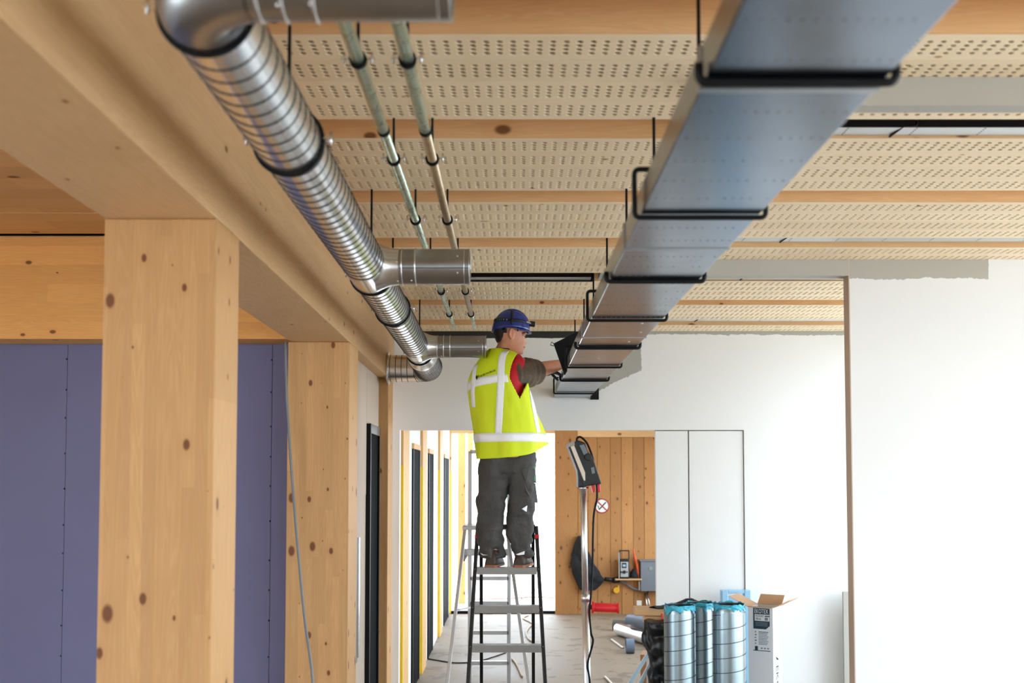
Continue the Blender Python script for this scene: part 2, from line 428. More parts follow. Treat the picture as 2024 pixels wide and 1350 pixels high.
# ---- left room far side and rear walls with glazing (daylight sources)
def wall_x(name, x0, x1, y0, y1, ztop, wins, label, mat='white_board'):
    m = MB(); yy = y0
    for a, b, z0, z1 in wins:
        m.box(x0, x1, yy, a, 0, ztop).box(x0, x1, a, b, 0, z0).box(x0, x1, a, b, z1, ztop); yy = b
    m.box(x0, x1, yy, y1, 0, ztop); return struct(name, m, mat, label, 'wall')
def wall_y(name, y0, y1, x0, x1, ztop, wins, label, mat='white_board'):
    m = MB(); xx = x0
    for a, b, z0, z1 in wins:
        m.box(xx, a, y0, y1, 0, ztop)
        if z0 > 0: m.box(a, b, y0, y1, 0, z0)
        m.box(a, b, y0, y1, z1, ztop); xx = b
    m.box(xx, x1, y0, y1, 0, ztop); return struct(name, m, mat, label, 'wall')
WN = [0]
def win_x(x, a, b, z0, z1, n, label, facing):
    WN[0] += 1; m = MB(); t = 0.06
    m.box(x - .04, x + .04, a, b, z0, z0 + t).box(x - .04, x + .04, a, b, z1 - t, z1)
    for i in range(n + 1):
        yy = a + (b - a - t) * i / n; m.box(x - .04, x + .04, yy, yy + t, z0 + t, z1 - t)
    struct('window_%d' % WN[0], m, 'window_frame_grey', label, 'window')
    portal('window_daylight', (x, (a + b) / 2, (z0 + z1) / 2), (0, pi / 2 * facing, 0), z1 - z0, b - a)
def win_y(y, a, b, z0, z1, n, label, facing=1):
    WN[0] += 1; m = MB(); t = 0.06
    m.box(a, b, y - .04, y + .04, z0, z0 + t).box(a, b, y - .04, y + .04, z1 - t, z1)
    for i in range(n + 1):
        xx = a + (b - a - t) * i / n; m.box(xx, xx + t, y - .04, y + .04, z0 + t, z1 - t)
    struct('window_%d' % WN[0], m, 'window_frame_grey', label, 'window')
    portal('window_daylight', ((a + b) / 2, y, (z0 + z1) / 2), (pi / 2 * facing, 0, 0), b - a, z1 - z0)
wall_x('wall_right', XR, XR + 0.2, YB, 6.373, 3.7, [(-3.6, 6.2, 0.15, 3.3)], 'outer wall with a long row of windows on the right')
win_x(XR + 0.1, -3.6, 6.2, 0.15, 3.3, 6, 'long grey framed window row on the right of the hall', 1)
wall_x('wall_right', XA, XA + 0.2, 6.473, YF + .1, 3.7, [(6.6, 9.4, 0.12, 3.35)], 'outer wall of the bay behind the near white partition')
win_x(XA + 0.1, 6.6, 9.4, 0.12, 3.35, 2, 'grey framed window behind the white partition', 1)
wall_x('wall_left', XL - 0.2, XL, YB, 7.02, 3.9, [(-3.6, 3.2, 0.3, 3.2)], 'outer wall of the side room on the far left')
win_x(XL - 0.1, -3.6, 3.2, 0.3, 3.2, 3, 'grey framed window row of the side room on the left', -1)
wall_y('wall_back', YB - 0.2, YB, XL - 0.2, XR + 0.2, 3.9, [(-5.4, -3.0, 0.5, 2.4), (3.0, 4.9, 0.35, 3.1)], 'outer wall with windows behind the camera')
win_y(YB - 0.1, -5.4, -3.0, 0.5, 2.4, 2, 'grey framed window behind the side room')
win_y(YB - 0.1, 3.0, 4.9, 0.35, 3.1, 2, 'wide grey framed window behind the camera')

# ---- near white partition on the right and the grey downstands under the ceiling
XN = 2.005
wn = struct('wall_right', MB().box(XN, XR, 6.373, 6.473, 0, ZC + 0.01), 'white_plaster_near', 'near white plastered partition with a bare grey strip at its top', 'wall')
MB().box(XN - 0.006, XN, 6.373, 6.473, 0, ZC).build('end_board', 'bare_edge', wn)
struct('trim_1', MB().box(0.62, XR, 3.442, 3.515, 3.341, ZC), 'grey_filler', 'grey filled downstand crossing the ceiling nearest on the right', 'downstand')
struct('trim_2', MB().box(0.60, XN - 0.006, 6.373, 6.473, 3.337, ZC), 'grey_filler', 'grey filled downstand joining the white partition to the flat duct', 'downstand')

# ---- far white wall with the opening to the corridor, two flush white door leaves
LZ = at(1018, 850, YF).z
xo0, xo1, xo2, xo3 = at(790, 900, YF).x, at(1296, 1100, YF).x, at(1362.5, 1000, YF).x, at(1472, 1000, YF).x
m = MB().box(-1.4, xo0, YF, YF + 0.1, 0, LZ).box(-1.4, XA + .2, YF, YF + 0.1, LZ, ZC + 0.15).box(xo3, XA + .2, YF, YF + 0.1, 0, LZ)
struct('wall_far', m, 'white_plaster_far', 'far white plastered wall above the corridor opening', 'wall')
def leaf(n, a, b, lab):
    o = struct('door_%d' % n, MB().box(a + 0.004, b - 0.007, YF + 0.012, YF + 0.06, 0.01, LZ - 0.008), 'white_board', lab, 'door', bevel=0.003)
leaf(2, xo1, xo2, 'narrow white flush panel beside the corridor opening')
leaf(3, xo2, xo3, 'wide white flush door leaf in the far wall')
MB().box(xo1 + .01, xo3, YF + 0.061, YF + 0.095, 0, LZ + .01).build('door_reveal', 'bare_edge', bpy.data.objects['door_2'])

# ---- recessed infill with a dark door frame between the second and third post
RX = lambda y: BX(y) - 0.085
def skewbox(x0f, x1f, y0, y1, z0, z1):
    v = [(x0f(y0), y0, z0), (x1f(y0), y0, z0), (x0f(y1), y1, z0), (x1f(y1), y1, z0), (x0f(y0), y0, z1), (x1f(y0), y0, z1), (x0f(y1), y1, z1), (x1f(y1), y1, z1)]
    return MB().add(v, [(0, 2, 3, 1), (4, 5, 7, 6), (0, 1, 5, 4), (2, 6, 7, 3), (0, 4, 6, 2), (1, 3, 7, 5)])
wi = struct('wall_left', skewbox(lambda y: RX(y) - 0.1, RX, 7.03, 9.07, 0, ZBEAM), 'plasterboard_beige', 'beige plasterboard infill with a dark door between two timber posts', 'wall')
skewbox(lambda y: RX(y) - .01, lambda y: RX(y) + 0.004, 7.6, 8.22, 2.0, ZBEAM - .004).build('plasterboard_sheet', 'plasterboard_beige', wi)
skewbox(lambda y: RX(y) - .01, lambda y: RX(y) + 0.004, 8.232, 9.06, 2.56, ZBEAM - .004).build('plasterboard_sheet', 'plasterboard_beige', wi)
d1 = thing('door_1', 'black door in a dark metal frame nearest on the left', 'door', (RX(8.5), 8.5, 0), kind='structure')
skewbox(lambda y: RX(y) - .05, lambda y: RX(y) + 0.035, 8.235, 8.285, 0, 2.545).build('jamb', 'black_steel', d1)
skewbox(lambda y: RX(y) - .05, lambda y: RX(y) + 0.028, 8.285, 8.93, 2.475, 2.545).build('head_jamb', 'bronze_frame', d1)
skewbox(lambda y: RX(y) - .05, lambda y: RX(y) + 0.028, 8.93, 8.97, 0, 2.545).build('jamb', 'black_steel', d1)
skewbox(lambda y: RX(y) - .05, lambda y: RX(y) + 0.012, 8.30, 8.93, 0.01, 2.475).build('leaf', 'dark_door', d1)
slot = thing('socket_channel', 'galvanised metal channel set upright in the beige plasterboard beside the door', 'channel', (RX(7.8), 7.8, 1.2))
zt, zb = at(706, 1063, 7.75).z, at(706, 1310, 7.75).z
skewbox(lambda y: RX(y) - .02, lambda y: RX(y) + 0.006, 7.62, 7.66, zb, zt).build('flange', 'galvanised', slot)
skewbox(lambda y: RX(y) - .02, lambda y: RX(y) + 0.003, 7.66, 7.78, zb, zt).build('channel_back', 'window_frame_grey', slot)
skewbox(lambda y: RX(y) - .02, lambda y: RX(y) + 0.010, 7.78, 7.84, zb + .03, zt).build('flange', 'galvanised', slot)

# ---- corridor beyond the opening
PX = -1.005                                     # face of the corridor posts
cw = struct('wall_left', MB().box(PX - 0.14, PX - 0.03, 10.2, 11.7, 0, 3.05).box(PX - 0.14, PX - 0.03, 12.25, 14.4, 0, 3.05).box(PX - 0.14, PX - 0.03, 14.95, 16.92, 0, 3.05), 'white_board', 'white corridor wall with dark doors and timber posts', 'wall')
struct('ceiling', MB().box(-1.4, 3.4, 9.63, 17.3, 3.05, 3.25), 'white_board', 'white ceiling of the corridor behind the far wall', 'ceiling')
wall_x('wall_right', 2.9, 3.0, 9.63, 17.0, 3.05, [(10.2, 16.4, 0.6, 2.7)], 'outer corridor wall on the right')
win_x(2.95, 10.2, 16.4, 0.6, 2.7, 4, 'unseen grey framed corridor window added on the right for its daylight', 1)  # unseen window, added to let daylight onto the timber wall
dn = 3
DLAB = ['first black door in the corridor behind the far wall', 'second black door in the corridor', 'farthest black door in the corridor']
for (a, b), lab in zip(((10.75, 11.52), (12.72, 13.42), (15.55, 16.55)), DLAB):
    dn += 1
    d = thing('door_%d' % dn, lab, 'door', (PX, (a + b) / 2, 0), kind='structure')
    MB().box(PX - .1, PX - 0.012, a, a + 0.05, 0, 2.42).build('jamb', 'black_steel', d)
    MB().box(PX - .1, PX - 0.012, b - .05, b, 0, 2.42).build('jamb', 'black_steel', d)
    MB().box(PX - .1, PX - 0.018, a + .05, b - .05, 0.005, 2.42).build('leaf', 'dark_door', d)
    MB().box(PX - .1, PX - 0.008, a, b, 2.42, 2.475).build('head_jamb', 'spruce_stud', d)
for i, (y0, y1) in enumerate(((9.66, 10.2), (11.7, 12.25), (14.4, 14.95), (16.92, 17.2))):
    p = thing('corridor_post', ['first timber corridor post with yellow foil, next to the far wall', 'second timber corridor post with yellow foil, between two black doors', 'third timber corridor post with yellow foil', 'farthest timber corridor post with yellow foil by the bright exit'][i], 'post', (PX, y0, 0), group='corridor posts')
    MB().box(PX - .2, PX, y0, y1, 0, 3.05).build('post', 'spruce_stud', p, 0.004)
    MB().box(PX - .06, PX + 0.0015, y0 - 0.0015, y0 + 0.03, 0.02, EYE + [0.115, 0.12, 0.11, 0.1][i]).build('protective_foil', 'yellow_tape', p)
# CLT wall closing the corridor on the right, vertical boards
YW = 16.9
xw0 = at(1097, 1100, YW).x
cl = struct('wall_far', MB().box(xw0 + .01, 3.0, YW + 0.025, YW + 0.12, 0, 3.05), 'clt_board', 'knotty brown timber wall at the end of the corridor', 'wall')
MB().box(xw0, at(1142, 1100, YW).x, YW - 0.03, YW + 0.13, 0, 3.05).build('board', 'clt_board', cl, 0.004)
xe = [at(p, 1100, YW).x for p in (1142.5, 1163, 1181, 1207, 1229, 1252, 1274, 1297, 1320, 1344, 1367)]
for a, b in zip(xe, xe[1:]):
    MB().box(a + 0.003, b - 0.003, YW + random.uniform(-.002, .002), YW + 0.03, 0, at(1200, 864.5, YW).z).build('board', 'clt_board', cl)
MB().box(xe[0], 3.0, YW - 0.012, YW + 0.03, at(1200, 864, YW).z, 3.05).build('header_board', 'spruce_joist', cl)
struct('trim_3', MB().box(PX, xw0, YW + .02, YW + .1, 2.83, 3.05), 'spruce_joist', 'timber header over the bright corridor exit', 'header')
struct('trim_4', MB().box(PX, xw0, YW + .02, YW + .1, 0.0, 0.045), 'black_steel', 'dark threshold under the bright corridor exit', 'threshold')
portal('exit_daylight', ((PX + xw0) / 2, YW + 0.15, 1.45), (-pi / 2, 0, 0), xw0 - PX, 2.8)
for (px, yy, w), lab in zip(((912, 18.4, .13), (929, 20.0, .10)), ('nearer timber post standing outside the bright corridor exit', 'farther timber post standing outside the bright corridor exit')):
    q = at(px, 1100, yy); MBo = MB().box(q.x - w / 2, q.x + w / 2, yy, yy + .14, -0.02, 3.0).build('porch_post', 'clt_board', None, 0.004); tag(MBo, lab, 'post')

# ---- black strip in the gap by the far part of the ceiling, and at the wall head
struct('trim_5', MB().box(-0.95, 0.52, 7.060, 7.083, ZC - 0.004, ZC + 0.12), 'black_felt', 'black felt strip in the ceiling gap left of the flat duct', 'strip')
struct('trim_6', MB().box(-0.95, 0.50, 7.0, 7.055, ZC + 0.004, ZC + 0.012), 'tray_steel', 'pale metal strip below the black felt in the ceiling gap', 'strip')

# ================================================================== POSTS AND BEAMS
def glulam_post(y0, y1, w, lab):
    o = skewbox(lambda y: BX(y0) - w, lambda y: BX(y0), y0, y1, 0, ZBEAM - 0.001)
    b = o.build('glulam_post', 'glulam_post', None, 0.004); return tag(b, lab, 'post')
glulam_post(3.48, 3.77, 0.368, 'large pale glulam post in the left foreground with many knots')
glulam_post(6.67, 7.03, 0.386, 'second glulam post with a grey cable hanging past it')
glulam_post(9.07, 9.40, 0.386, 'third glulam post beside the dark door, against the far wall')
b = skewbox(lambda y: BX(y) - 0.37, BX, YB, 7.03, ZBEAM, 3.62).build('glulam_beam', 'glulam_beam', None, 0.005)
tag(b, 'long glulam beam running overhead from the left foreground to the second post', 'beam')
b = skewbox(lambda y: BX(y) - 0.37, BX, 7.033, 9.52, ZBEAM, 3.62).build('glulam_beam', 'glulam_beam', None, 0.005)
tag(b, 'shorter glulam beam from the second post to the far wall', 'beam')
b = MB().box(-6.0, -1.38, 6.65, 6.90, 2.992, 3.64).build('cross_beam', 'spruce_cross', None, 0.004)
tag(b, 'orange-lit timber cross beam above the blue plasterboard wall', 'beam')

# ================================================================== ROUND SPIRAL DUCT (left, under the ceiling)
DX = lambda y: -0.5727 - 0.0163 * y
DZ, DR = 3.046, 0.089
ax = lambda y: Vector((DX(y), y, DZ))
SD = thing('spiral_duct', 'long galvanised spiral duct with elbow and two side branches along the beam', 'duct', (DX(2.1), 2.1, DZ))
def straight(y0, y1, r=DR, n=40): return MB().tube([ax(y0), ax(y1)], r, n, cap=False)
straight(2.05, 4.50).build('duct_section', 'galvanised', SD)
straight(4.78, 7.40).build('duct_section', 'galvanised', SD)
straight(7.70, 7.95).build('duct_section', 'galvanised', SD)
DE = 0.112                                      # wider end piece
MB().tube([ax(7.93), ax(8.02), ax(8.06), ax(8.85)], [DR, DE - .004, DE, DE], 44, cap=False).build('reducer', 'galvanised', SD)
def helix(y0, y1, pitch=0.072, r=DR + 0.0006, n=30, w=0.0022):
    t = int((y1 - y0) / pitch * n); pts = []
    for i in range(t + 1):
        y = y0 + (y1 - y0) * i / t; a = 2 * pi * i / n
        pts.append(ax(y) + Vector((r * cos(a), 0, r * sin(a))))
    return MB().tube(pts, w, 5)
for a, b, p_, w_ in ((2.10, 4.50, .070, .0021), (4.80, 5.80, .076, .0025), (5.80, 7.40, .105, .0032)): helix(a, b, p_, w=w_).build('spiral_seam', 'seam_dark', SD)
helix(8.06, 8.86, .085, DE + .0006, w=.0032).build('spiral_seam', 'seam_dark', SD)
# elbow turning right over the camera side, with its straight branch
y0, br = 2.05, 0.12; cx = DX(y0) + br
pts = [Vector((cx - br * cos(t), y0 - br * sin(t), DZ)) for t in [pi / 2 * i / 12 for i in range(13)]]
MB().tube(pts, [DR + 0.001 - 0.011 * (k / 12) for k in range(13)], 40, cap=False).build('elbow', 'galvanised_dull', SD)
def branch(y, x0, x1, bands, name='branch_stub'):
    b = MB().tube([(x0, y, DZ), (x1, y, DZ)], 0.0775, 40, cap=False).build(name, 'galvanised_dull', SD)
    for x in bands: MB().ring((x, y, DZ), (1, 0, 0), 0.0785, 0.0035, 40, 8).build('bead', 'galvanised', b)
    e = MB().ring((x1, y, DZ), (1, 0, 0), 0.0785, 0.0022, 40, 6).ring((x1 - 0.022, y, DZ), (1, 0, 0), 0.0785, 0.0016, 40, 6)
    e.build('end_lip', 'galvanised', b)
    MB().cyl((x1 - 0.02, y, DZ), (x1 - 0.018, y, DZ), 0.0765, 40).build('inner_shade_disc', 'black_steel', b)  # black disc puts in the shade inside the open stub
    s_ = MB()
    for dx, a in ((-0.05, -30), (-0.05, 25), (-0.25, -60), (-0.31, -62), (-0.31, 5)):
        p = Vector((x1 + dx, y - 0.0775 * cos(R(a)), DZ + 0.0775 * sin(R(a)))); s_.sphere(p, 0.004, 8, 6)
    s_.build('screws', 'chrome', b)['kind'] = 'stuff'
    MB().bar((x1 - 0.30, y - 0.0752, DZ - 0.019), (x1 - .004, y - 0.0752, DZ - 0.019), 0.003, 0.004, (0, -1, 0)).build('lock_seam', 'seam_dark', b)
    return b
branch(y0 - br, cx, -0.118, (at(518, 30, 1.94).x, at(567, 30, 1.94).x, at(628, 30, 1.94).x))
for yb, xs_, xe_ in ((4.64, (-0.541, -0.490, -0.432), -0.198), (7.50, (-0.545, -0.500, -0.455), -0.205)):
    branch(yb, DX(yb) + 0.05, xe_, xs_)
    sl = MB(); prof = [(-0.165, DR + .0012), (-0.14, DR + .0035), (-0.12, DR + .0015), (0.12, DR + .0015), (0.14, DR + .0035), (0.165, DR + .0012)]
    sl.tube([ax(yb + a) for a, _ in prof], [r for _, r in prof], 40, cap=False).build('tee_sleeve', 'galvanised', SD)
    fl = MB(); x0 = DX(yb) + 0.045
    fl.tube([(x0, yb, DZ), (x0 + 0.03, yb, DZ), (x0 + 0.06, yb, DZ), (x0 + 0.10, yb, DZ)], [0.108, 0.094, 0.083, 0.0785], 40, cap=False).build('tee_collar', 'galvanised', SD)
# end elbow turning left into the beam
cy, br2 = 8.85, 0.135
pts = [Vector((DX(cy) - br2 + br2 * cos(t), cy + br2 * sin(t), DZ)) for t in [pi / 2 * i / 12 for i in range(13)]] + [Vector((-1.080, cy + br2, DZ))]
MB().tube(pts, DE, 44, cap=False).build('end_elbow', 'galvanised', SD)
em = MB()
for i in range(4): em.ring((-0.90 - 0.048 * i, cy + br2, DZ), (1, 0, 0), DE + .0005, 0.0028, 40, 6)
for i in range(1, 6):
    t = pi / 2 * i / 6; em.ring((DX(cy) - br2 + br2 * cos(t), cy + br2 * sin(t), DZ), (-sin(t), cos(t), 0), DE + .0005, 0.0026, 40, 6)
em.build('elbow_beads', 'seam_dark', SD)
MB().tube([(-1.068, cy + br2, DZ), (-1.060, cy + br2, DZ)], 0.138, 44).build('wall_flange', 'galvanised', SD)

GAPY = [2.89, 3.845, 4.808, 5.80, 6.80, 7.825]
for i, gy in enumerate((2.06, 2.89, 4.81, 5.80, 7.82)):
    c = ax(gy); lab = 'black rubber-lined ring hanger on the spiral duct, %s to the camera' % ORD[i]
    h = thing('duct_hanger', lab, 'hanger', (c.x, gy, DZ + DR), group='ring hangers of the spiral duct')
    MB().ring(c, (0.0163, -1, 0), DR + 0.0055, 0.0055, 44, 8).build('clamp_ring', 'black_rubber', h)
    for sgn in (-1, 1):
        MB().bar(c + Vector((sgn * (DR + 0.008), 0, 0.006)), c + Vector((sgn * (DR + 0.034), 0, 0.006)), 0.02, 0.006).cyl(c + Vector((sgn * (DR + 0.026), 0, -0.012)), c + Vector((sgn * (DR + 0.026), 0, 0.024)), 0.004, 8).build('clamp_lug', 'galvanised', h)
    if gy > 2.5: MB().cyl(c + Vector((0, 0, DR + 0.008)), (c.x, gy, 3.62), 0.0052, 8).build('threaded_rod', 'black_steel', h)

# ================================================================== TWO THIN PIPES
PZ = lambda y: EYE + 1.115 + 0.0115 * y
PXS = [lambda y: -0.401 - 0.0105 * y, lambda y: -0.279 - 0.0057 * y]
for k, px in enumerate(PXS):
    t = thing('conduit_pipe', ['left of two thin greenish steel pipes below the perforated ceiling', 'right of two thin steel pipes, dirty brown in its middle length'][k], 'pipe', (px(3), 3, PZ(3)))
    P = lambda y: Vector((px(y), y, PZ(y)))
    segs = [(1.2, 3.52, 'pipe_green', .019), (3.5, 7.86, 'pipe_green' if k == 0 else 'pipe_rusty', .017), (7.86, 8.6, 'pipe_green', .0135)]
    for a, b, mt, r in segs: MB().tube([P(a), P(b)], r, 20).build('pipe_length', mt, t)
    MB().tube([P(3.495), P(3.525)], 0.0205, 20).build('seal_collar', 'black_rubber', t)
    MB().tube([P(7.845), P(7.88)], 0.019, 20).build('coupling', 'bare_edge', t)
    for i, gy in enumerate(GAPY):
        c = P(gy); h = thing('pipe_hanger', 'black pipe clamp on a rod on the %s thin pipe, %s to the camera' % (('left', 'right')[k], ORD[i]), 'hanger', (c.x, gy, c.z), group='clamps of the thin pipes')
        MB().tube([c + Vector((0, -0.010, 0)), c + Vector((0, 0.010, 0))], 0.0245, 24).build('clamp_ring', 'black_rubber', h)
        MB().cyl(c + Vector((0, 0, 0.02)), c + Vector((0, 0, 0.045)), 0.011, 12, 0.006).build('boss', 'black_rubber', h)
        for sgn in (-1, 1):
            MB().bar(c + Vector((sgn * 0.022, 0, 0.004)), c + Vector((sgn * 0.046, 0, 0.004)), 0.014, 0.004).cyl(c + Vector((sgn * 0.038, 0, -0.012)), c + Vector((sgn * 0.038, 0, 0.020)), 0.0032, 8).build('clamp_lug', 'galvanised', h)
        MB().cyl(c + Vector((0, 0, 0.04)), (c.x, gy, 3.62), 0.0048, 8).build('threaded_rod', 'black_steel', h)

# ================================================================== FLAT RECTANGULAR DUCT
FX0, FX1, FZ0, FZ1 = 0.343, 0.668, 2.843, 2.920
FD = thing('flat_duct', 'wide flat grey sheet-metal duct hanging from the ceiling in black frames', 'duct', (0.5, 3.0, FZ0))
sec = [-1.6, 0.55, 1.95, 3.33, 5.45, 7.40, 9.50]
for i, (a, b) in enumerate(zip(sec, sec[1:])):
    s_ = MB().box(FX0, FX1, a + 0.002, b - 0.002, FZ0, FZ1).build('duct_section', 'duct_sheet', FD, 0.004)
    MB().box(FX0 - 0.0035, FX1 + 0.0035, b - 0.012, b + 0.012, FZ0 - 0.0025, FZ1 + 0.003).build('slip_joint', 'galvanised_dull', s_)
    d = MB(); y = a + 0.12
    while y < b - 0.05 and y < 4.9:
        if y > 1.2:
            for j in range(14):
                if random.random() < 0.85: d.cyl((FX0 + 0.02 + j * 0.022, y, FZ0 - 0.0004), (FX0 + 0.02 + j * 0.022, y, FZ0 + 0.001), 0.0032, 6)
        y += 0.163
    if d.v: d.build('dark_dots', 'bronze_frame', s_)['kind'] = 'stuff'  # rows of small dark discs on the duct underside
for x, y in ((0.62, 5.25), (0.60, 5.62), (0.50, 6.4), (0.59, 4.95)):
    tag(MB().sphere((x, y, FZ0), 0.006, 8, 6, sc=(1, 1, .4)).build('screw_head', 'chrome', FD), '', '') if False else MB().sphere((x, y, FZ0), 0.006, 8, 6, sc=(1, 1, .4)).build('screw_head', 'chrome', FD)
FRY = [(1.89, 0), (2.89, 1), (3.84, 0), (4.80, 1), (5.83, 0), (6.85, 1), (7.79, 0), (8.98, 1)]
def rounded(pts, r=0.016):
    out = []; P = [Vector(p) for p in pts]
    for i, p in enumerate(P):
        if i in (0, len(P) - 1): out.append(p); continue
        a = (P[i - 1] - p).normalized(); b = (P[i + 1] - p).normalized()
        for k in range(5):
            t = k / 4; out.append(p + a * r * (1 - t) ** 2 + b * r * t ** 2)
    return out
for i, (gy, tall) in enumerate(FRY):
    h = thing('duct_hanger', ('tall' if tall else 'low') + ' black bent-rod frame around the flat duct, %s to the camera' % ORD[i], 'hanger', (0.505, gy, 2.835), group='hanger frames of the flat duct')
    xa, xb, z0 = 0.326, 0.684, FZ0 - 0.0085
    if tall:
        p = rounded([(0.505, gy, 2.968), (xa, gy, 2.968), (xa, gy, z0), (xb, gy, z0), (xb, gy, 2.968), (0.505, gy, 2.968)])
        MB().tube(p, 0.0072, 10).build('frame', 'black_steel', h)
        MB().cyl((0.505, gy, 2.96), (0.505, gy, 3.62), 0.0055, 8).build('threaded_rod', 'black_steel', h)
    else:
        p = rounded([(xa + .004, gy, z0 + 0.034), (xa + .004, gy, z0), (xb, gy, z0), (xb, gy, z0 + 0.034)])
        MB().tube(p, 0.0085, 10).build('frame', 'black_steel', h)
        MB().bar((xa + .004, gy, z0 + 0.04), (0.505, gy, FZ1 + 0.012), 0.02, 0.004).bar((0.505, gy, FZ1 + 0.012), (xb, gy, z0 + 0.04), 0.02, 0.004) if False else None
        MB().box(0.48, 0.53, gy - 0.012, gy + 0.012, FZ1, FZ1 + 0.01).build('top_plate', 'black_steel', h)
        MB().cyl((0.505, gy, FZ1 + .01), (0.505, gy, 3.62), 0.0055, 8).build('threaded_rod', 'black_steel', h)
# black triangular flap on the left side of the flat duct
fp = thing('rubber_flap', 'black triangular sheet with a clip on the side of the flat duct by the worker', 'flap', (0.35, 7.15, 2.9))
MB().prism([at(1094, 679, 7.15), at(1146, 653, 7.15), at(1148, 690, 7.15), at(1116, 742, 7.15)], (0, 0.012, 0)).build('sheet', 'black_rubber', fp)
MB().tube([at(1096, 680, 7.14), at(1090, 676, 7.14), at(1088, 682, 7.14), at(1095, 684, 7.14)], 0.003, 6).build('clip', 'black_steel', fp)
# black edge strip where the duct meets the wall
MB().box(FX1 + 0.004, FX1 + 0.075, 9.47, 9.524, FZ0 - 0.02, FZ1 + 0.03).build('edge_strip', 'black_felt', FD)

# ================================================================== CABLE TRAYS IN THE CEILING GAPS (right)
def tray(name, lab, x0, x1, y0, y1, z, black, hooks):
    t = thing(name, lab, 'cable tray', (x0, y0, z))
    MB().box(x0, x1, y0, y1, z, z + 0.003).build('tray_bottom', 'tray_steel', t)
    sd = MB().box(x0, x1, y0 - 0.003, y0, z, z + 0.055).build('tray_side', 'black_steel' if black else 'tray_steel', t)
    MB().box(x0, x1, y1, y1 + 0.003, z, z + 0.055).build('tray_side', 'tray_steel', t)
    if black:
        d = MB(); x = x0 + 0.03
        while x < x1: d.cyl((x, y0 - 0.0035, z + 0.036), (x, y0 - 0.002, z + 0.036), 0.0042, 8); x += 0.052
        d.build('side_holes', 'tray_steel', sd)['kind'] = 'stuff'
    d = MB(); x = x0 + 0.3
    while x < x1:
        for k in range(5): d.cyl((x, y0 + (y1 - y0) * (k + .5) / 5, z - 0.0006), (x, y0 + (y1 - y0) * (k + .5) / 5, z + 0.001), 0.004, 6)
        x += 0.26
    d.build('bottom_holes', 'black_steel', t)['kind'] = 'stuff'
    for hx in hooks:
        MB().tube(rounded([(hx, y0 - 0.006, z + 0.004), (hx + 0.05, y0 - 0.006, z + 0.004), (hx + 0.05, y0 - .006, z + 0.03)], .01) + [], 0.0045, 6).tube([(hx, y0 - .006, z + .004), (hx - 0.02, y1, z - 0.006)], 0.0045, 6).build('support_hook', 'black_steel', t)
tray('cable_tray', 'perforated steel cable tray with a black side in the gap nearest on the right', 0.70, 5.1, 3.985, 4.075, 3.447, True, (onz(1768, 266, 3.45).x,))
tray('cable_tray', 'thin pale cable tray in the gap just before the grey downstand', 0.70, 5.1, 5.80, 5.90, 3.440, False, (onz(1553, 473, 3.44).x,))
tray('cable_tray', 'pale cable tray in the gap just behind the second grey downstand', 0.55, 2.6, 6.80, 7.04, 3.440, False, (onz(1470, 551, 3.44).x,))
tray('cable_tray', 'farthest pale cable tray in the gap near the far wall', 0.70, 2.9, 8.82, 8.93, 3.440, False, (onz(1378, 634, 3.44).x,))
# hanging grey cable in front of the second post
pts = [at(564, 676, 6.62), at(566, 760, 6.62), at(570, 840, 6.61), at(580, 980, 6.58), at(592, 1120, 6.5), at(603, 1230, 6.42), at(618, 1345, 6.3)]
pts += [Vector((pts[-1].x + .03, 6.25, 0.5)), Vector((pts[-1].x + .1, 6.2, 0.05)), Vector((pts[-1].x + .3, 6.15, 0.012))]
plain('cable_grey', (112, 114, 114), 0.5)
def smooth(pts, n=6):
    P = [Vector(p) for p in pts]; P = [P[0] * 2 - P[1]] + P + [P[-1] * 2 - P[-2]]; out = []
    for i in range(1, len(P) - 2):
        for k in range(n):
            t = k / n; a, b, c, d = P[i - 1], P[i], P[i + 1], P[i + 2]
            out.append(0.5 * ((2 * b) + (c - a) * t + (2 * a - 5 * b + 4 * c - d) * t * t + (3 * b - a - 3 * c + d) * t ** 3))
    return out + [P[-2]]
tag(MB().tube(smooth(pts), 0.0085, 8).build('electric_cable', 'cable_grey'), 'grey electric cable hanging down in front of the second glulam post', 'cable')

# ================================================================== STEPLADDERS
plain('ladder_black', (14, 13, 14), 0.4, var=0.15)
plain('ladder_red', (206, 34, 34), 0.45)
LX, LZ0 = -0.057, at(1000, 1121, 7.55).z
RY = lambda z: 7.55 + (z - LZ0) * 0.26           # climbing side leans away going up
RH = lambda z: 0.222 + (LZ0 - z) * 0.052         # half width
BLz = thing('step_ladder', 'black-railed stepladder with grey aluminium treads under the worker', 'ladder', (LX, 7.4, 0))
for sg in (-1, 1):
    r = MB().bar((LX + sg * RH(0), RY(0), 0), (LX + sg * RH(1.78), RY(1.78), 1.78), 0.026, 0.065, (0, 1, 0)).build('side_rail', 'ladder_black', BLz, 0.004)
    MB().bar((LX + sg * RH(1.70), RY(1.70), 1.695), (LX + sg * RH(1.72), RY(1.72), 1.722), 0.030, 0.069, (0, 1, 0)).build('clip', 'ladder_red', r)
    MB().box(LX + sg * RH(0) - .022, LX + sg * RH(0) + .022, RY(0) - .045, RY(0) + .045, -0.0, 0.045).build('foot', 'ladder_black', r)
    MB().bar((LX + sg * 0.20, 8.36, 0.0), (LX + sg * 0.185, 7.68, 1.76), 0.024, 0.04, (0, 1, 0)).build('back_leg', 'ladder_black', BLz, 0.003)
zs = [LZ0 - 0.258 * k for k in range(6)]
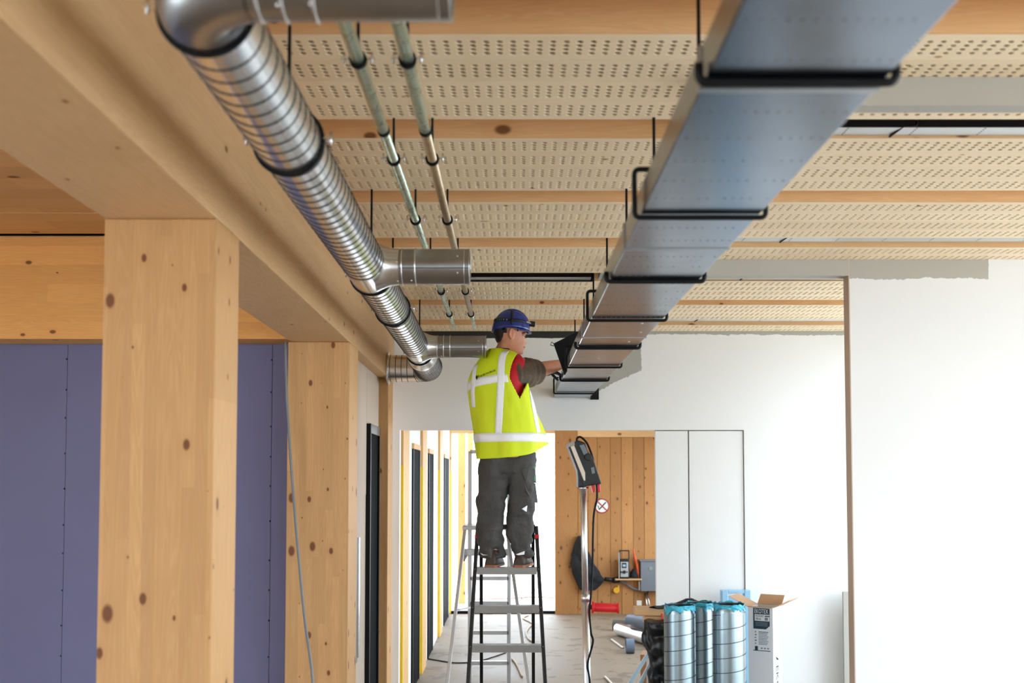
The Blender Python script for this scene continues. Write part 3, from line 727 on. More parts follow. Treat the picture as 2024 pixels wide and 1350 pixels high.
for z in zs:
    h = RH(z) - 0.013
    s_ = MB().box(LX - h, LX + h, RY(z) - 0.045, RY(z) + 0.045, z - 0.006, z).box(LX - h, LX + h, RY(z) - 0.045, RY(z) - 0.041, z - 0.048, z - 0.006).box(LX - h, LX + h, RY(z) + .041, RY(z) + 0.045, z - 0.03, z - 0.006)
    t = s_.build('tread', 'alu_dull', BLz)
    for sg in (-1, 1):
        for dz in (-0.013, -0.034): MB().sphere((LX + sg * (RH(z) + .0), RY(z) - 0.034, z + dz), 0.006, 8, 6, sc=(1, .5, 1)).build('rivet', 'chrome', t)
MB().box(LX - 0.20, LX + 0.20, 7.60, 7.71, 1.765, 1.795).build('top_cap', 'ladder_black', BLz, 0.004)
for z, yy in ((1.15, 7.92), (0.45, 8.19)): MB().bar((LX - 0.195, yy, z), (LX + 0.195, yy, z), 0.02, 0.02).build('back_brace', 'ladder_black', BLz)

AL = thing('platform_ladder', 'bare aluminium platform ladder standing behind the black stepladder', 'ladder', (-0.22, 8.5, 0))
yb = 8.78
xa, xb = at(929, 1150, yb).x, at(1006, 1150, yb).x
zt = at(929, 892, yb).z
for x in (xa, xb): MB().bar((x, yb, 0), (x, yb, zt), 0.032, 0.045, (0, 1, 0)).build('upright', 'aluminium', AL, 0.003)
for py in (893, 1143, 1192, 1250, 1310):
    z = at(929, py, yb).z; MB().bar((xa, yb, z), (xb, yb, z), 0.045, 0.03, (0, 0, 1)).build('rung', 'aluminium', AL, 0.003)
pz = at(929, 1037, 8.62).z
MB().box(at(914, 1037, 8.35).x, xb + .02, 8.36, 8.80, pz - 0.03, pz).build('platform', 'aluminium', AL, 0.004)
MB().box(at(912, 1095, 8.4).x, xb + .03, 8.42, 8.47, at(912, 1098, 8.44).z, at(912, 1085, 8.44).z).build('front_rung', 'aluminium', AL, 0.003)
for (p0, p1) in (((920, 1040), (884, 1352)), ((1001, 1040), (1044, 1345))):
    a = at(*p0, 8.40); b = at(*p1, 8.12); d = (b - a); e = a + d * ((a.z) / (a.z - b.z))
    l = MB().bar(a, e, 0.026, 0.05, (0, 1, 0)).build('front_leg', 'aluminium', AL, 0.003)
a, b = at(906, 1205, 8.25), at(931, 1200, yb)
MB().bar(a, b, 0.03, 0.012).build('spreader', 'aluminium', AL)
a, b = at(915, 1108, 8.40), at(926, 1090, yb); MB().bar(a, b, 0.03, 0.01).build('gusset', 'alu_dull', AL)

# ================================================================== WORK LAMP ON A CHROME STAND
plain('lamp_black', (12, 12, 13), 0.4, var=0.1); plain('lamp_red', (224, 38, 44), 0.4); plain('lamp_lens', (206, 190, 172), 0.25, var=0.05); plain('lamp_grey', (104, 110, 112), 0.5)
LY = 6.4
WL = thing('work_lamp', 'black floodlight on a chrome telescopic stand with a red handle', 'lamp', (at(1156, 1200, LY).x, LY, 0))
p0, p1, p2 = at(1152.5, 966, LY), at(1157, 1182, LY), at(1160, 1352, LY); dirn = (p2 - p1).normalized(); p3 = p2 + dirn * ((p2.z - 0.35) / -dirn.z)
MB().tube([p0, p1], 0.0185, 20).build('upper_pole', 'chrome', WL); MB().tube([p1, p3], 0.0225, 20).tube([p1 + Vector((0, 0, .02)), p1 - Vector((0, 0, .02))], 0.0255, 20).build('lower_pole', 'chrome', WL)
for k in range(3):
    a = 2 * pi * k / 3 + 0.4; MB().tube([p3 + Vector((0, 0, 0.1)), (p3.x + 0.45 * cos(a), LY + 0.45 * sin(a), 0.02)], 0.012, 10).build('tripod_leg', 'chrome', WL)
MB().tube([at(1153, 962, LY), at(1153, 967, LY)], 0.030, 20).build('mount_plate', 'chrome', WL)
hd = 0.17
def lam(pts, y0, d): return MB().prism([at(x, y, LY) + Vector((0, y0, 0)) for x, y in pts], (0, d, 0))
body = lam([(1134, 874), (1140, 871), (1155, 876), (1160, 892), (1172, 910), (1187, 956), (1150, 962), (1141, 963), (1141, 945)], -hd / 2, hd).build('lamp_body', 'lamp_black', WL, 0.006)
lam([(1120, 879), (1133, 873), (1155, 950), (1152, 958), (1149, 955)], -hd / 2 - 0.004, hd + 0.008).build('lens_frame', 'lamp_black', WL, 0.004)
lam([(1126, 884), (1133, 881), (1154.5, 934), (1155, 950), (1152, 950)], -hd / 2 - 0.008, hd + 0.016).build('lens', 'lamp_lens', WL, 0.002)
lam([(1119.5, 879), (1133, 873), (1135, 880), (1122, 885)], -hd / 2 - 0.006, hd + .012).build('lens_top', 'alu_dull', WL)
lam([(1143, 881), (1152, 879), (1160, 896), (1152, 901)], -hd / 2 - 0.012, 0.02).build('ballast_cover', 'lamp_grey', WL, 0.003)
c = at(1161, 904, LY) + Vector((0, -hd / 2 - 0.02, 0)); MB().cyl(c, c + Vector((0, 0.03, 0)), 0.021, 20).build('knob', 'lamp_black', WL, 0.003)
lam([(1166, 925), (1172, 923), (1174, 935), (1168, 937)], -hd / 2 - 0.006, 0.01).build('rating_label', 'lamp_grey', WL)
for a, b in ((1167, 1174), (1177, 1185)): lam([(a, 959), (b, 957), (b + 1, 971), (a + 4, 974)], -0.05, 0.09).build('wing_bolt', 'lamp_red', WL, 0.004)
hL = at(1169, 1200, LY); hR = at(1222, 1202, LY)
hh = MB().tube([hL, hR], 0.0265, 24).build('handle', 'lamp_red', WL, 0.003)
MB().tube([hL + Vector((0, 0, 0)), hL + (hR - hL) * 0.09], 0.036, 24).tube([hR - (hR - hL) * 0.05, hR + Vector((0.004, 0, 0))], 0.032, 24).build('flange', 'lamp_red', hh, .002)
MB().tube([at(1156, 1200, LY), at(1170, 1200, LY)], 0.014, 12).build('crank_axle', 'bronze_frame', WL)
cp = [at(x, y, LY - 0.06) for x, y in ((1140, 873), (1141, 866), (1148, 864), (1160, 876), (1170, 900), (1175, 925), (1179, 955), (1180, 985), (1174, 1015), (1172, 1060), (1171, 1120), (1168, 1175), (1165, 1210), (1168, 1250), (1172, 1268), (1164, 1300), (1161, 1318), (1166, 1352))]
q = cp[-1]; cp += [Vector((q.x + .02, LY - .1, 0.5)), Vector((q.x + .08, LY - .12, 0.06)), Vector((q.x + 0.3, LY - .1, 0.01))]
MB().tube(smooth(cp, 5), 0.0062, 8).build('power_cable', 'black_rubber', WL)

# ================================================================== THINGS ON AND BY THE TIMBER WALL IN THE CORRIDOR
Yw = YW - 0.006
plain('sign_white', (236, 234, 228), 0.4, var=0.02); plain('sign_red', (168, 40, 44), 0.45)
c = at(1190, 1000, Yw); sr = 14.6 * Yw / FPX
ns = thing('no_smoking_sign', 'round white no-smoking sign with a red ring on the timber wall', 'sign', c)
MB().cyl(c, c + Vector((0, 0.004, 0)), sr, 36).build('disc', 'sign_white', ns)
MB().ring(c + Vector((0, -0.001, 0)), (0, 1, 0), sr * 0.93, sr * 0.075, 40, 8).build('red_ring', 'sign_red', ns)
MB().bar(c + Vector((-sr * .62, -0.0035, sr * .62)), c + Vector((sr * .62, -0.0035, -sr * .62)), 0.004, sr * 0.15, (0.7, 0, 0.7)).build('red_slash', 'sign_red', ns)
cg = MB().bar(c + Vector((-sr * .42, -0.002, -sr * .5)), c + Vector((sr * .52, -0.002, sr * .5)), 0.003, sr * 0.14, (-.7, 0, .7))
cg.tube(smooth([c + Vector((-sr * .62, -0.002, sr * .05)), c + Vector((-sr * .45, -.002, -sr * .1)), c + Vector((-sr * .5, -.002, -sr * .3)), c + Vector((-sr * .3, -.002, -sr * .35))]), 0.005, 6)
cg.build('cigarette', 'black_steel', ns)
# black garment hanging on the wall
plain('black_cloth', (20, 20, 22), 0.85, var=0.3, scale=12, bump=0.3, bscale=20)
plain('black_plastic_bag', (14, 15, 18), 0.42, var=0.3, scale=9, bump=0.8, bscale=16)
def lumpy(pts_outline, Y0, thick, seed, nz=14, amp=0.02, nfreq=5.0):
    """closed soft shape whose silhouette follows (py, xl, xr) rows"""
    rings = []; den = []
    for r0, r1 in zip(pts_outline, pts_outline[1:]):
        for k in range(6): den.append(tuple(p + (q_ - p) * k / 6 for p, q_ in zip(r0, r1)))
    for py, xl, xr in den + [pts_outline[-1]]:
        a, b = at(xl, py, Y0), at(xr, py, Y0); cx, hw = (a.x + b.x) / 2, abs(b.x - a.x) / 2; ring = []
        for j in range(nz * 2):
            t = 2 * pi * j / (nz * 2); x, y = cx + hw * cos(t), Y0 + thick * sin(t)
            d = mnoise.noise(Vector((x * nfreq + seed, y * nfreq, a.z * nfreq))) * amp
            d += mnoise.noise(Vector((x * nfreq * 3 + seed, y * nfreq * 3, a.z * nfreq * 2.2))) * amp * .45
            ring.append((x + d * cos(t) * .7, y + d * sin(t) * 1.6, a.z + d * .3))
        rings.append(ring)
    return MB().loft(rings)
rows = [(1060, 1141, 1150), (1075, 1136, 1155), (1095, 1129, 1164), (1115, 1128, 1176), (1135, 1132, 1188), (1147, 1137, 1195), (1156, 1141, 1189), (1166, 1147, 1178)]
tag(lumpy(rows, Yw - 0.09, 0.07, 3.1, nz=20, amp=0.035).build('hanging_coat', 'black_cloth'), 'black coat hanging on the timber wall behind the lamp stand', 'coat')
# shelf, radio, orange tool, cabinet
sz = at(1235, 1142, Yw).z
sh = MB().box(at(1214, 1142, Yw).x, at(1266, 1142, Yw).x, Yw - 0.20, Yw, sz - 0.02, sz).build('wall_shelf', 'plank_end', None, 0.002); tag(sh, 'small wooden shelf on the timber wall under the radio', 'shelf')
plain('radio_silver', (176, 176, 172), 0.4, 0.3); plain('radio_screen', (150, 180, 205), 0.3); plain('tool_orange', (226, 92, 44), 0.5); plain('cabinet_grey', (112, 116, 122), 0.5, var=0.05); plain('cap_yellow', (232, 170, 26), 0.5)
Yr = Yw - 0.12; X = lambda px: at(px, 1120, Yr).x; Z = lambda py: at(1235, py, Yr).z
rd = thing('site_radio', 'silver and black site radio with a carrying frame on the small shelf', 'radio', (X(1234), Yr, sz))
MB().box(X(1224), X(1243), Yr - .05, Yr + .08, sz, Z(1105)).build('housing', 'lamp_black', rd, 0.008)
MB().box(X(1226), X(1241), Yr - .058, Yr - .05, sz + .03, Z(1110)).build('front_panel', 'radio_silver', rd, 0.003)
MB().box(X(1228.5), X(1237.5), Yr - .062, Yr - .056, Z(1122), Z(1112)).build('display', 'lamp_black', rd); MB().box(X(1230), X(1236), Yr - .064, Yr - .06, Z(1119.5), Z(1115)).build('screen', 'radio_screen', rd)
MB().cyl((X(1233), Yr - .075, Z(1130)), (X(1233), Yr - .05, Z(1130)), 0.026, 18).build('dial', 'lamp_black', rd)
for s_ in (-1, 1): MB().cyl((X(1233 + s_ * 5.5), Yr - .065, Z(1130)), (X(1233 + s_ * 5.5), Yr - .05, Z(1130)), 0.012, 12).build('button', 'lamp_black', rd)
MB().bar((X(1225), Yr, sz), (X(1225), Yr, Z(1088)), 0.016, 0.02, (0, 1, 0)).bar((X(1243), Yr, sz), (X(1243), Yr, Z(1088)), 0.016, 0.02, (0, 1, 0)).bar((X(1224), Yr, Z(1088.5)), (X(1244), Yr, Z(1088.5)), 0.02, 0.02).build('carry_frame', 'lamp_black', rd, 0.003)
MB().bar((X(1222.8), Yr - .06, sz), (X(1222.8), Yr - .06, Z(1091)), 0.014, 0.014, (0, 1, 0)).build('corner_guard', 'radio_silver', rd, 0.003)
ot = MB().tube(smooth([at(1252, 1086, Yw - .06), at(1255, 1102, Yw - .06), at(1259, 1116, Yw - .06), at(1261, 1132, Yw - .06), at(1263, 1141, Yw - .06)]), [0.012] * 6 + [0.022] * 6 + [0.026] * 8 + [0.016] * 5, 10)
tag(ot.build('level_tool', 'tool_orange'), 'orange hand tool standing on the shelf beside the grey cabinet', 'tool')
bl = lumpy([(1124, 1252, 1256), (1130, 1246, 1259), (1141, 1245, 1262)], Yw - 0.09, .04, 9.0, amp=0.005); tag(bl.build('tool_pouch', 'black_cloth'), 'small black tool pouch between radio and orange tool', 'pouch')
gc = thing('electric_cabinet', 'grey electrical cabinet on the timber wall at the opening edge', 'cabinet', at(1282, 1140, Yw))
x0, x1, z0, z1 = at(1264.5, 1140, Yw).x, at(1320, 1140, Yw).x, at(1280, 1167, Yw).z, at(1280, 1108, Yw).z
MB().box(x0, x1, Yw - .13, Yw, z0, z1).build('housing', 'cabinet_grey', gc, 0.006); MB().box(x0 - .02, x1 + .01, Yw - .15, Yw, z1, z1 + .02).build('lid', 'cabinet_grey', gc, 0.003)
MB().cyl((at(1284, 1122, Yw).x, Yw - .14, at(1284, 1122, Yw).z), (at(1284, 1122, Yw).x, Yw - .13, at(1284, 1122, Yw).z), 0.03, 16).build('lock', 'alu_dull', gc)
MB().box(x0 - .022, x0 - .002, Yw - .08, Yw, z0 + .01, z0 + .15).build('side_socket', 'sign_white', gc, 0.002)
tb = thing('power_tool', 'black power tool lying at the left end of the shelf', 'tool', at(1205, 1146, Yw - .08))
MB().tube([at(1195, 1144, Yw - .08), at(1213, 1147, Yw - .08)], [0.03, 0.036], 14).build('tool_body', 'lamp_black', tb); MB().tube([at(1212, 1147, Yw - .08), at(1224, 1146, Yw - .08)], [0.045, 0.05], 14).build('motor', 'lamp_black', tb)
MB().tube(smooth([at(1225, 1148, Yw - .05), at(1238, 1154, Yw - .05), at(1250, 1163, Yw - .04), at(1264, 1167, Yw - .04)]), 0.016, 8).build('tool_cable', 'cable_grey', tb)
yc = thing('yellow_plug', 'yellow plug fixed low on the timber wall below the shelf', 'plug', at(1218, 1166, Yw))
c = at(1218, 1166, Yw); MB().cyl(c + Vector((0, -.05, 0)), c, 0.048, 20).build('cap', 'cap_yellow', yc, 0.004); MB().box(c.x + .02, c.x + .045, Yw - .04, Yw - .01, c.z, c.z + .075).build('tab', 'cap_yellow', yc)
for i, (a, b) in enumerate((((1275, 1172), (1281, 1207)), ((1279, 1171), (1287, 1207)))):
    tag(MB().tube([at(*a, Yw - .03), Vector((at(*b, Yw - .06).x, Yw - .10, 0.01))], 0.012, 10).build('steel_conduit', 'galvanised', None), ['left of two thin steel tubes leaning below the grey cabinet', 'right of two thin steel tubes leaning below the grey cabinet'][i], 'tube', 'steel tubes below the cabinet')
ws = at(1263, 1192, Yw); tag(MB().box(ws.x - .04, ws.x + .04, Yw - .02, Yw + .004, ws.z - .04, ws.z + .04).build('wall_socket', 'sign_white', None, 0.006), 'pale socket box low on the timber wall', 'socket')

# ---- pipes and offcuts on the corridor floor
plain('pvc_grey', (110, 124, 146), 0.35, var=0.08); plain('pvc_dark', (86, 82, 78), 0.5)
def lying(name, mat, a, b, r, lab, hollow=True):
    t = thing(name, lab, 'pipe', ((a.x + b.x) / 2, (a.y + b.y) / 2, 0))
    MB().tube([a, b], r, 24, cap=False).tube([a, b], r * 0.93, 24, cap=False).build('pipe_wall', mat, t)
    for p in (a, b): MB().ring(p, b - a, r * 0.965, r * 0.035, 24, 6).build('rim', mat, t)
    return t
a = onz(1224, 1256, 0.0); lying('waste_pipe', 'galvanised', Vector((a.x, a.y, 0.085)), Vector((a.x + 0.62, a.y - 1.9, 0.085)), 0.085, 'shiny metal pipe lying on the corridor floor')
a = onz(1216, 1247, 0.0); lying('waste_pipe', 'pvc_dark', Vector((a.x - .02, a.y + 0.05, 0.075)), Vector((a.x + 1.1, a.y - .3, 0.075)), 0.075, 'dark grey pipe lying behind the shiny metal pipe')
a = onz(1243, 1262, 0.0); lying('waste_pipe', 'pvc_grey', Vector((a.x, a.y - .1, 0.26)), Vector((a.x + 0.75, a.y - 1.3, 0.25)), 0.075, 'blue-grey plastic pipe lying across the other pipes')
a = onz(1237, 1291, 0.0)
el = thing('pipe_elbow', 'blue-grey plastic pipe elbow lying on the corridor floor', 'pipe', (a.x + .1, a.y, 0))
r = 0.08; c0 = Vector((a.x, a.y, r + .008))
MB().tube([c0, c0 + Vector((0.10, 0, 0))], r + 0.008, 24, cap=False).tube([c0, c0 + Vector((0.10, 0, 0))], r - .002, 24, cap=False).build('socket', 'pvc_grey', el)
MB().tube([c0 + Vector((0.10, 0, 0))] + [c0 + Vector((0.10 + 0.11 * sin(t), 0.04 * (1 - cos(t)), 0.11 * (1 - cos(t)))) for t in [R(15 * k) for k in range(6)]], r, 24).build('bend', 'pvc_grey', el)
plain('offcut_white', (226, 220, 206), 0.5)
for (p0, p1), lab in zip((((1209, 1264), (1232, 1281)), ((1196, 1338), (1214, 1356))), ('short white tube offcut on the floor near the elbow', 'white tube offcut on the floor at the lower edge of the picture')):
    a, b = onz(*p0, 0.012), onz(*p1, 0.012)
    tag(MB().tube([a, b], 0.0125, 10, cap=False).tube([a, b], 0.009, 10, cap=False).build('tube_offcut', 'offcut_white'), lab, 'tube')
# cardboard box by the opening
plain('cardboard', (186, 138, 96), 0.8, var=0.06); plain('cardboard_light', (206, 168, 132), 0.8, var=0.05)
cb = thing('cardboard_box', 'brown cardboard box with a white label just inside the opening', 'box', (1.30, 9.95, 0), R(-12))
def lbox(x0, x1, y0, y1, z0, z1): return MB().box(x0, x1, y0, y1, z0, z1)
lbox(-.135, .135, -.13, .13, 0, .52).build('carton', 'cardboard', cb, 0.004, local=True); lbox(-.08, .09, -.1315, -.129, .22, .49).build('label', 'sign_white', cb, local=True)
for z in (.44, .40, .36, .30): lbox(-.06, .07, -.1325, -.131, z - .004, z + .004).build('printed_line', 'lamp_grey', cb, local=True)

# ================================================================== STANDING SPIRAL DUCTS, TRESTLE, PLANKS, BOX
def film_mat():
    m = NT('blue_film'); n = m.noise(m.obj(rnd=3.0), 14.0, 4); m.col(m.mix(n, lin(0, 128, 168), lin(90, 206, 224)))
    m.set(Roughness=0.15, IOR=1.4); m.bump(m.noise(m.obj(rnd=3.0), 30.0, 4), 0.6, 0.01)
film_mat()
def standing(pxl, pxr, ptop, Y, lab, seed):
    cx = at((pxl + pxr) / 2, 1280, Y).x; r = (pxr - pxl) / 2 * (Y - .03) / FPX; zt = at(1340, ptop, Y).z
    t = thing('spiral_duct_length', lab, 'duct', (cx, Y, 0), group='spiral duct lengths standing on the floor')
    MB().tube([(cx, Y, 0.0), (cx, Y, zt)], r, 48, cap=False).tube([(cx, Y, 0.0), (cx, Y, zt)], r - .002, 48, cap=False).build('shell', 'galvanised_blue', t)
    pts = []; n = 36; pitch = 0.0765; N = int(zt / pitch * n)
    for i in range(N): a = -2 * pi * i / n + seed; pts.append((cx + (r + .0008) * cos(a), Y + (r + .0008) * sin(a), zt - 0.01 - pitch * i / n))
    MB().tube(pts, 0.0019, 5).build('spiral_seam', 'seam_dark', t)
    MB().tube([(cx, Y, zt - 0.02), (cx, Y, zt + 0.012), (cx, Y, zt + .03), (cx, Y, zt + 0.042)], [r - .004, r - .004, r * 0.86, r * 0.86], 40, cap=False).build('coupling', 'galvanised_blue', t)
    rings = []
    for k in range(9):
        v = k / 8; ring = []
        for j in range(48):
            a = 2 * pi * j / 48; nn = mnoise.noise(Vector((3 * cos(a) + seed * 5, 3 * sin(a), v * 2))); n2 = mnoise.noise(Vector((7 * cos(a) + seed * 9, 7 * sin(a), v * 3 + 4)))
            low = zt + 0.022 - 0.045 * max(0, nn) - 0.03 * max(0, n2)
            z = low + (zt + 0.042 + 0.014 * nn - low) * min(1, v * 1.35)
            rr = r * 0.90 + 0.006 + 0.014 * nn * (1 - v) + 0.008 * n2
            if v > 0.75: rr *= 1 - (v - 0.75) * 0.12
            ring.append((cx + rr * cos(a), Y + rr * sin(a), z))
        rings.append(ring)
    MB().loft(rings, cap=False).build('film_cover', 'blue_film', t)
    # tuft of film sticking out at the side
    return cx, r, zt
standing(1313, 1374.5, 1211, 5.80, 'leftmost of three standing spiral ducts with blue film on top', 0.4)
standing(1357, 1412, 1206, 6.02, 'middle spiral duct standing behind the other two, blue film on top', 2.2)
standing(1410, 1473, 1209, 5.78, 'rightmost of three standing spiral ducts, next to the white carton', 4.0)

# trestle, planks on it and a black jacket thrown over them
plain('trestle_blue', (176, 202, 216), 0.45)
YT = 6.40
tr = thing('trestle', 'pale blue steel trestle carrying a few planks behind the standing ducts', 'trestle', (1.05, YT, 0))
zt = at(1290, 1301, YT - .1).z
xa = at(1291, 1301, YT - .1).x; xl0 = at(1263, 1350, YT - .1).x; zl0 = at(1263, 1350, YT - .1).z
def foot(p, q): d = Vector(q) - Vector(p); return Vector(p) + d * (p[2] / (p[2] - q[2]))
for yy, dy in ((YT - .1, -.12), (YT + .1, .12)):
    l0 = Vector((xa, yy, zt)); lf = foot(l0, Vector((xl0, yy + dy * .3, zl0)))
    MB().bar(l0, lf, 0.022, 0.022, (0, 1, 0)).build('leg', 'trestle_blue', tr, 0.003)
    MB().bar((xa + .46, yy, zt), (xa + .46 + .02, lf.y, 0), 0.022, 0.022, (0, 1, 0)).build('leg', 'trestle_blue', tr, 0.003)
    MB().bar((xa, yy, zt), (xa + 0.46, yy, zt), 0.022, 0.022).build('top_bar', 'trestle_blue', tr, 0.003)
MB().bar((xa + .05, YT - .1, zt - .0), (xa + .05, YT + .1, zt), 0.022, 0.022).bar((xa + .41, YT - .1, zt), (xa + .41, YT + .1, zt), 0.022, 0.022).build('cross_bar', 'trestle_blue', tr, 0.003)
zp0 = zt + 0.0115; ztop = at(1260, 1200, YT).z
hpl = (ztop - zp0) / 6
plan = [(xa + .02, .46, 0.0), (xa + .05, .42, .01), (xa + .03, .44, -.01), (xa + .06, .42, 0.0), (at(1272, 1220, YT).x, .50, -0.03), (at(1253, 1207, YT).x, .54, 0.015)]
PL = ['lowest plank of the stack on the trestle', 'second plank from the bottom of the trestle stack', 'third plank from the bottom of the trestle stack', 'fourth plank from the bottom of the trestle stack', 'sawn plank lying just below the top plank of the trestle stack', 'topmost sawn plank on the trestle, sticking out furthest left']
for i, (x0, L, dy) in enumerate(plan):
    tag(MB().box(x0, x0 + L, YT - .06 + dy, YT + .06 + dy, zp0 + i * hpl + .0005, zp0 + (i + 1) * hpl - .0005).build('sawn_plank', 'plank_end', None, 0.002), PL[i], 'plank', 'planks on the trestle')
rows = [(1229, 1277, 1330), (1240, 1275, 1330), (1255, 1272, 1330), (1268, 1271, 1330), (1285, 1276, 1330), (1300, 1284, 1330), (1320, 1287, 1330), (1350, 1286, 1330), (1400, 1286, 1330)]
tag(lumpy(rows, YT - 0.175, 0.055, 5.5, nz=24, amp=0.045, nfreq=9.0).build('refuse_bag', 'black_plastic_bag'), 'glossy black plastic bag hanging from the planks left of the ducts', 'bag')
# black jacket thrown over the planks: ridge following the photo
prof = [(1284, 1213.5, 2), (1296, 1206, 6), (1308, 1199, 9), (1322, 1195, 12), (1338, 1192, 16), (1350, 1187, 22), (1358, 1182.5, 26), (1368, 1182, 26), (1376, 1186, 22), (1386, 1191, 14), (1398, 1194, 8), (1411, 1197, 2)]
rings = []
for i, (px, py, hpx) in enumerate(prof):
    c = at(px, py, YT - .02); h = hpx * YT / FPX; ring = []
    for j in range(20):
        t = 2 * pi * j / 20; w = 0.085 if 0 < i < len(prof) - 1 else 0.02
        d = mnoise.noise(Vector((c.x * 14, cos(t) * 2, sin(t) * 2))) * 0.012
        zz = c.z - h / 2 + (h / 2 + d * (0.4 if sin(t) > 0 else 0)) * sin(t)
        ring.append((c.x, c.y + (w + d) * cos(t), max(zz, ztop + 0.001)))
    rings.append(ring)
tag(MB().loft(rings).build('work_jacket', 'black_cloth'), 'crumpled black jacket lying on top of the planks behind the ducts', 'jacket')
# red strap
tag(MB().tube(smooth([at(1308, 1213, YT - .1), at(1309, 1225, YT - .1), at(1309, 1240, YT - .1), at(1308.5, 1251, YT - .1)]), 0.006, 6).build('lifting_strap', 'lamp_red'), 'thin red strap hanging over the planks beside the left duct', 'strap')

# blue film-covered frame leaning on the far wall
plain('pale_blue_film', (150, 196, 226), 0.35, var=0.12)
Yp = 9.38
wf = thing('window_panel', 'pale blue film-covered frame leaning against the white doors', 'panel', (at(1450, 1200, Yp).x, Yp, 0))
x0, x1, z1 = at(1425, 1180, Yp).x, at(1482, 1180, Yp).x, at(1450, 1166, Yp).z
MB().box(x0 + .05, x1 - .0, Yp - .01, Yp + .01, 0.06, z1 - .05).build('pane', 'pale_blue_film', wf)
for a in ((x0, x0 + .055, 0.0, z1), (x1 - .055, x1, 0.0, z1)): MB().box(a[0], a[1], Yp - .045, Yp + .045, a[2], a[3]).build('stile', 'pale_blue_film', wf, 0.006)
for a in ((x0 + .055, x1 - .055, z1 - .028, z1), (x0 + .055, x1 - .055, 0.0, .06)): MB().box(a[0], a[1], Yp - .045, Yp + .045, a[2], a[3]).build('rail', 'pale_blue_film', wf, 0.006)
# white sheet leaning behind the partition
tag(MB().box(at(1671, 1200, 9.3).x, 3.3, 9.36, 9.39, 0, at(1675, 1170, 9.36).z).build('leaning_board', 'grey_filler', None, 0.003), 'pale board standing behind the edge of the near white partition', 'board')

# ---- wallpaper carton with its print
plain('carton_white', (226, 228, 232), 0.6, var=0.02); plain('print_navy', (22, 52, 66), 0.6); plain('print_grey', (120, 130, 140), 0.6)
YE = 6.02; phi = R(31); zb = at(1500, 1203, YE).z
ce = at(1528, 1260, YE)                        # the upright edge nearest the camera
W, D = 0.142, 0.165
CT = thing('wallpaper_carton', 'tall open white carton printed EKOTEX beside the standing ducts', 'carton', (ce.x, YE, 0), -phi)
# local frame: front face along -X from the near edge (y=0 plane), right face along +Y
for nm, bx in (('front_panel', (-W, 0, 0, 0.004, 0, zb)), ('side_panel', (-0.004, 0, 0.004, D, 0, zb)), ('back_panel', (-W, 0, D - .004, D, 0, zb)), ('side_panel', (-W, -W + .004, 0.004, D, 0, zb)), ('bottom_panel', (-W, 0, 0, D, 0, 0.006))):
    MB().box(*bx).build(nm, 'carton_white', CT, local=True)
def flap(p, q, out, lab): MB().prism([Vector(p), Vector(q), Vector(q) + Vector(out), Vector(p) + Vector(out)], (0, 0, 0.004)).build('flap', 'cardboard_light', CT, local=True)
flap((-W, 0, zb), (-W, D, zb), (-0.105, -0.02, 0.055), '')
flap((0, 0.0, zb), (0, D, zb), (0.085, 0.03, 0.045), '')
flap((-W, D, zb), (0, D, zb), (0, 0.06, 0.05), '')
flap((-W, 0, zb), (0, 0, zb), (0, -0.012, 0.004), '')
def pr(x0, x1, z0, z1, mat, nm, y=-0.0008): MB().box(x0, x1, y, 0.0002, z0, z1).build(nm, mat, CT, local=True)
pr(-.112, -.018, zb - .205, zb - .002, 'print_navy', 'label_field')
pr(-.104, -.020, zb - .073, zb - .036, 'carton_white', 'label_field', -.0012)
pr(-.112, -.018, zb - .205, zb - .075, 'print_navy', 'label_field', -.0011) if False else None
pr(-.106, -.018, zb - .205, zb - .112, 'carton_white', 'label_field', -.0011) if False else None
RXm = Matrix.Rotation(pi / 2, 3, 'X')
def ctext(body, mat, size, x, z, sx=1.0): 
    o = text('printed_text', body, mat, size, (x, -0.0014, z), RXm, None, 0.0003, 'LEFT', sx); o.parent = CT; return o
ctext('EKOTEX', 'carton_white', 0.034, -.106, zb - .030, 0.62); ctext('EXCELLENT', 'print_navy', 0.017, -.100, zb - .051, 0.55); ctext('1000 mm', 'print_navy', 0.017, -.100, zb - .067, 0.5)
pr(-.046, -.020, zb - .048, zb - .042, 'print_navy', 'label_bar', -.0015); pr(-.046, -.028, zb - .069, zb - .052, 'print_grey', 'label_bar', -.0015)
MB().prism([(-.040, -.0013, zb - .118), (-.018, -.0013, zb - .098), (-.018, -.0013, zb - .205), (-.112, -.0013, zb - .205), (-.112, -.0013, zb - .118)], (0, .0006, 0)).build('label_field', 'carton_white', CT, local=True)
for k in range(3): pr(-.100, -.03, zb - .084 - k * .008, zb - .081 - k * .008, 'print_grey', 'printed_line', -.0016)
for k in range(9):
    pr(-.083, -.026 - (k % 3) * .004, zb - .136 - k * .0085, zb - .132 - k * .0085, 'print_navy' if k == 0 else 'print_grey', 'printed_line', -.0018)
for k in range(5): pr(-.104, -.096 + (k % 2) * .003, zb - .138 - k * .016, zb - .131 - k * .016, 'print_grey', 'printed_line', -.0018)
pr(-.104, -.088, zb - .236, zb - .214, 'print_navy', 'printed_mark'); pr(-.114, -.016, zb - .240, zb - .236, 'print_navy', 'printed_rule')
for k in range(3): pr(-.07 + k * .018, -.06 + k * .018, zb - .228, zb - .220, 'print_grey', 'printed_mark')
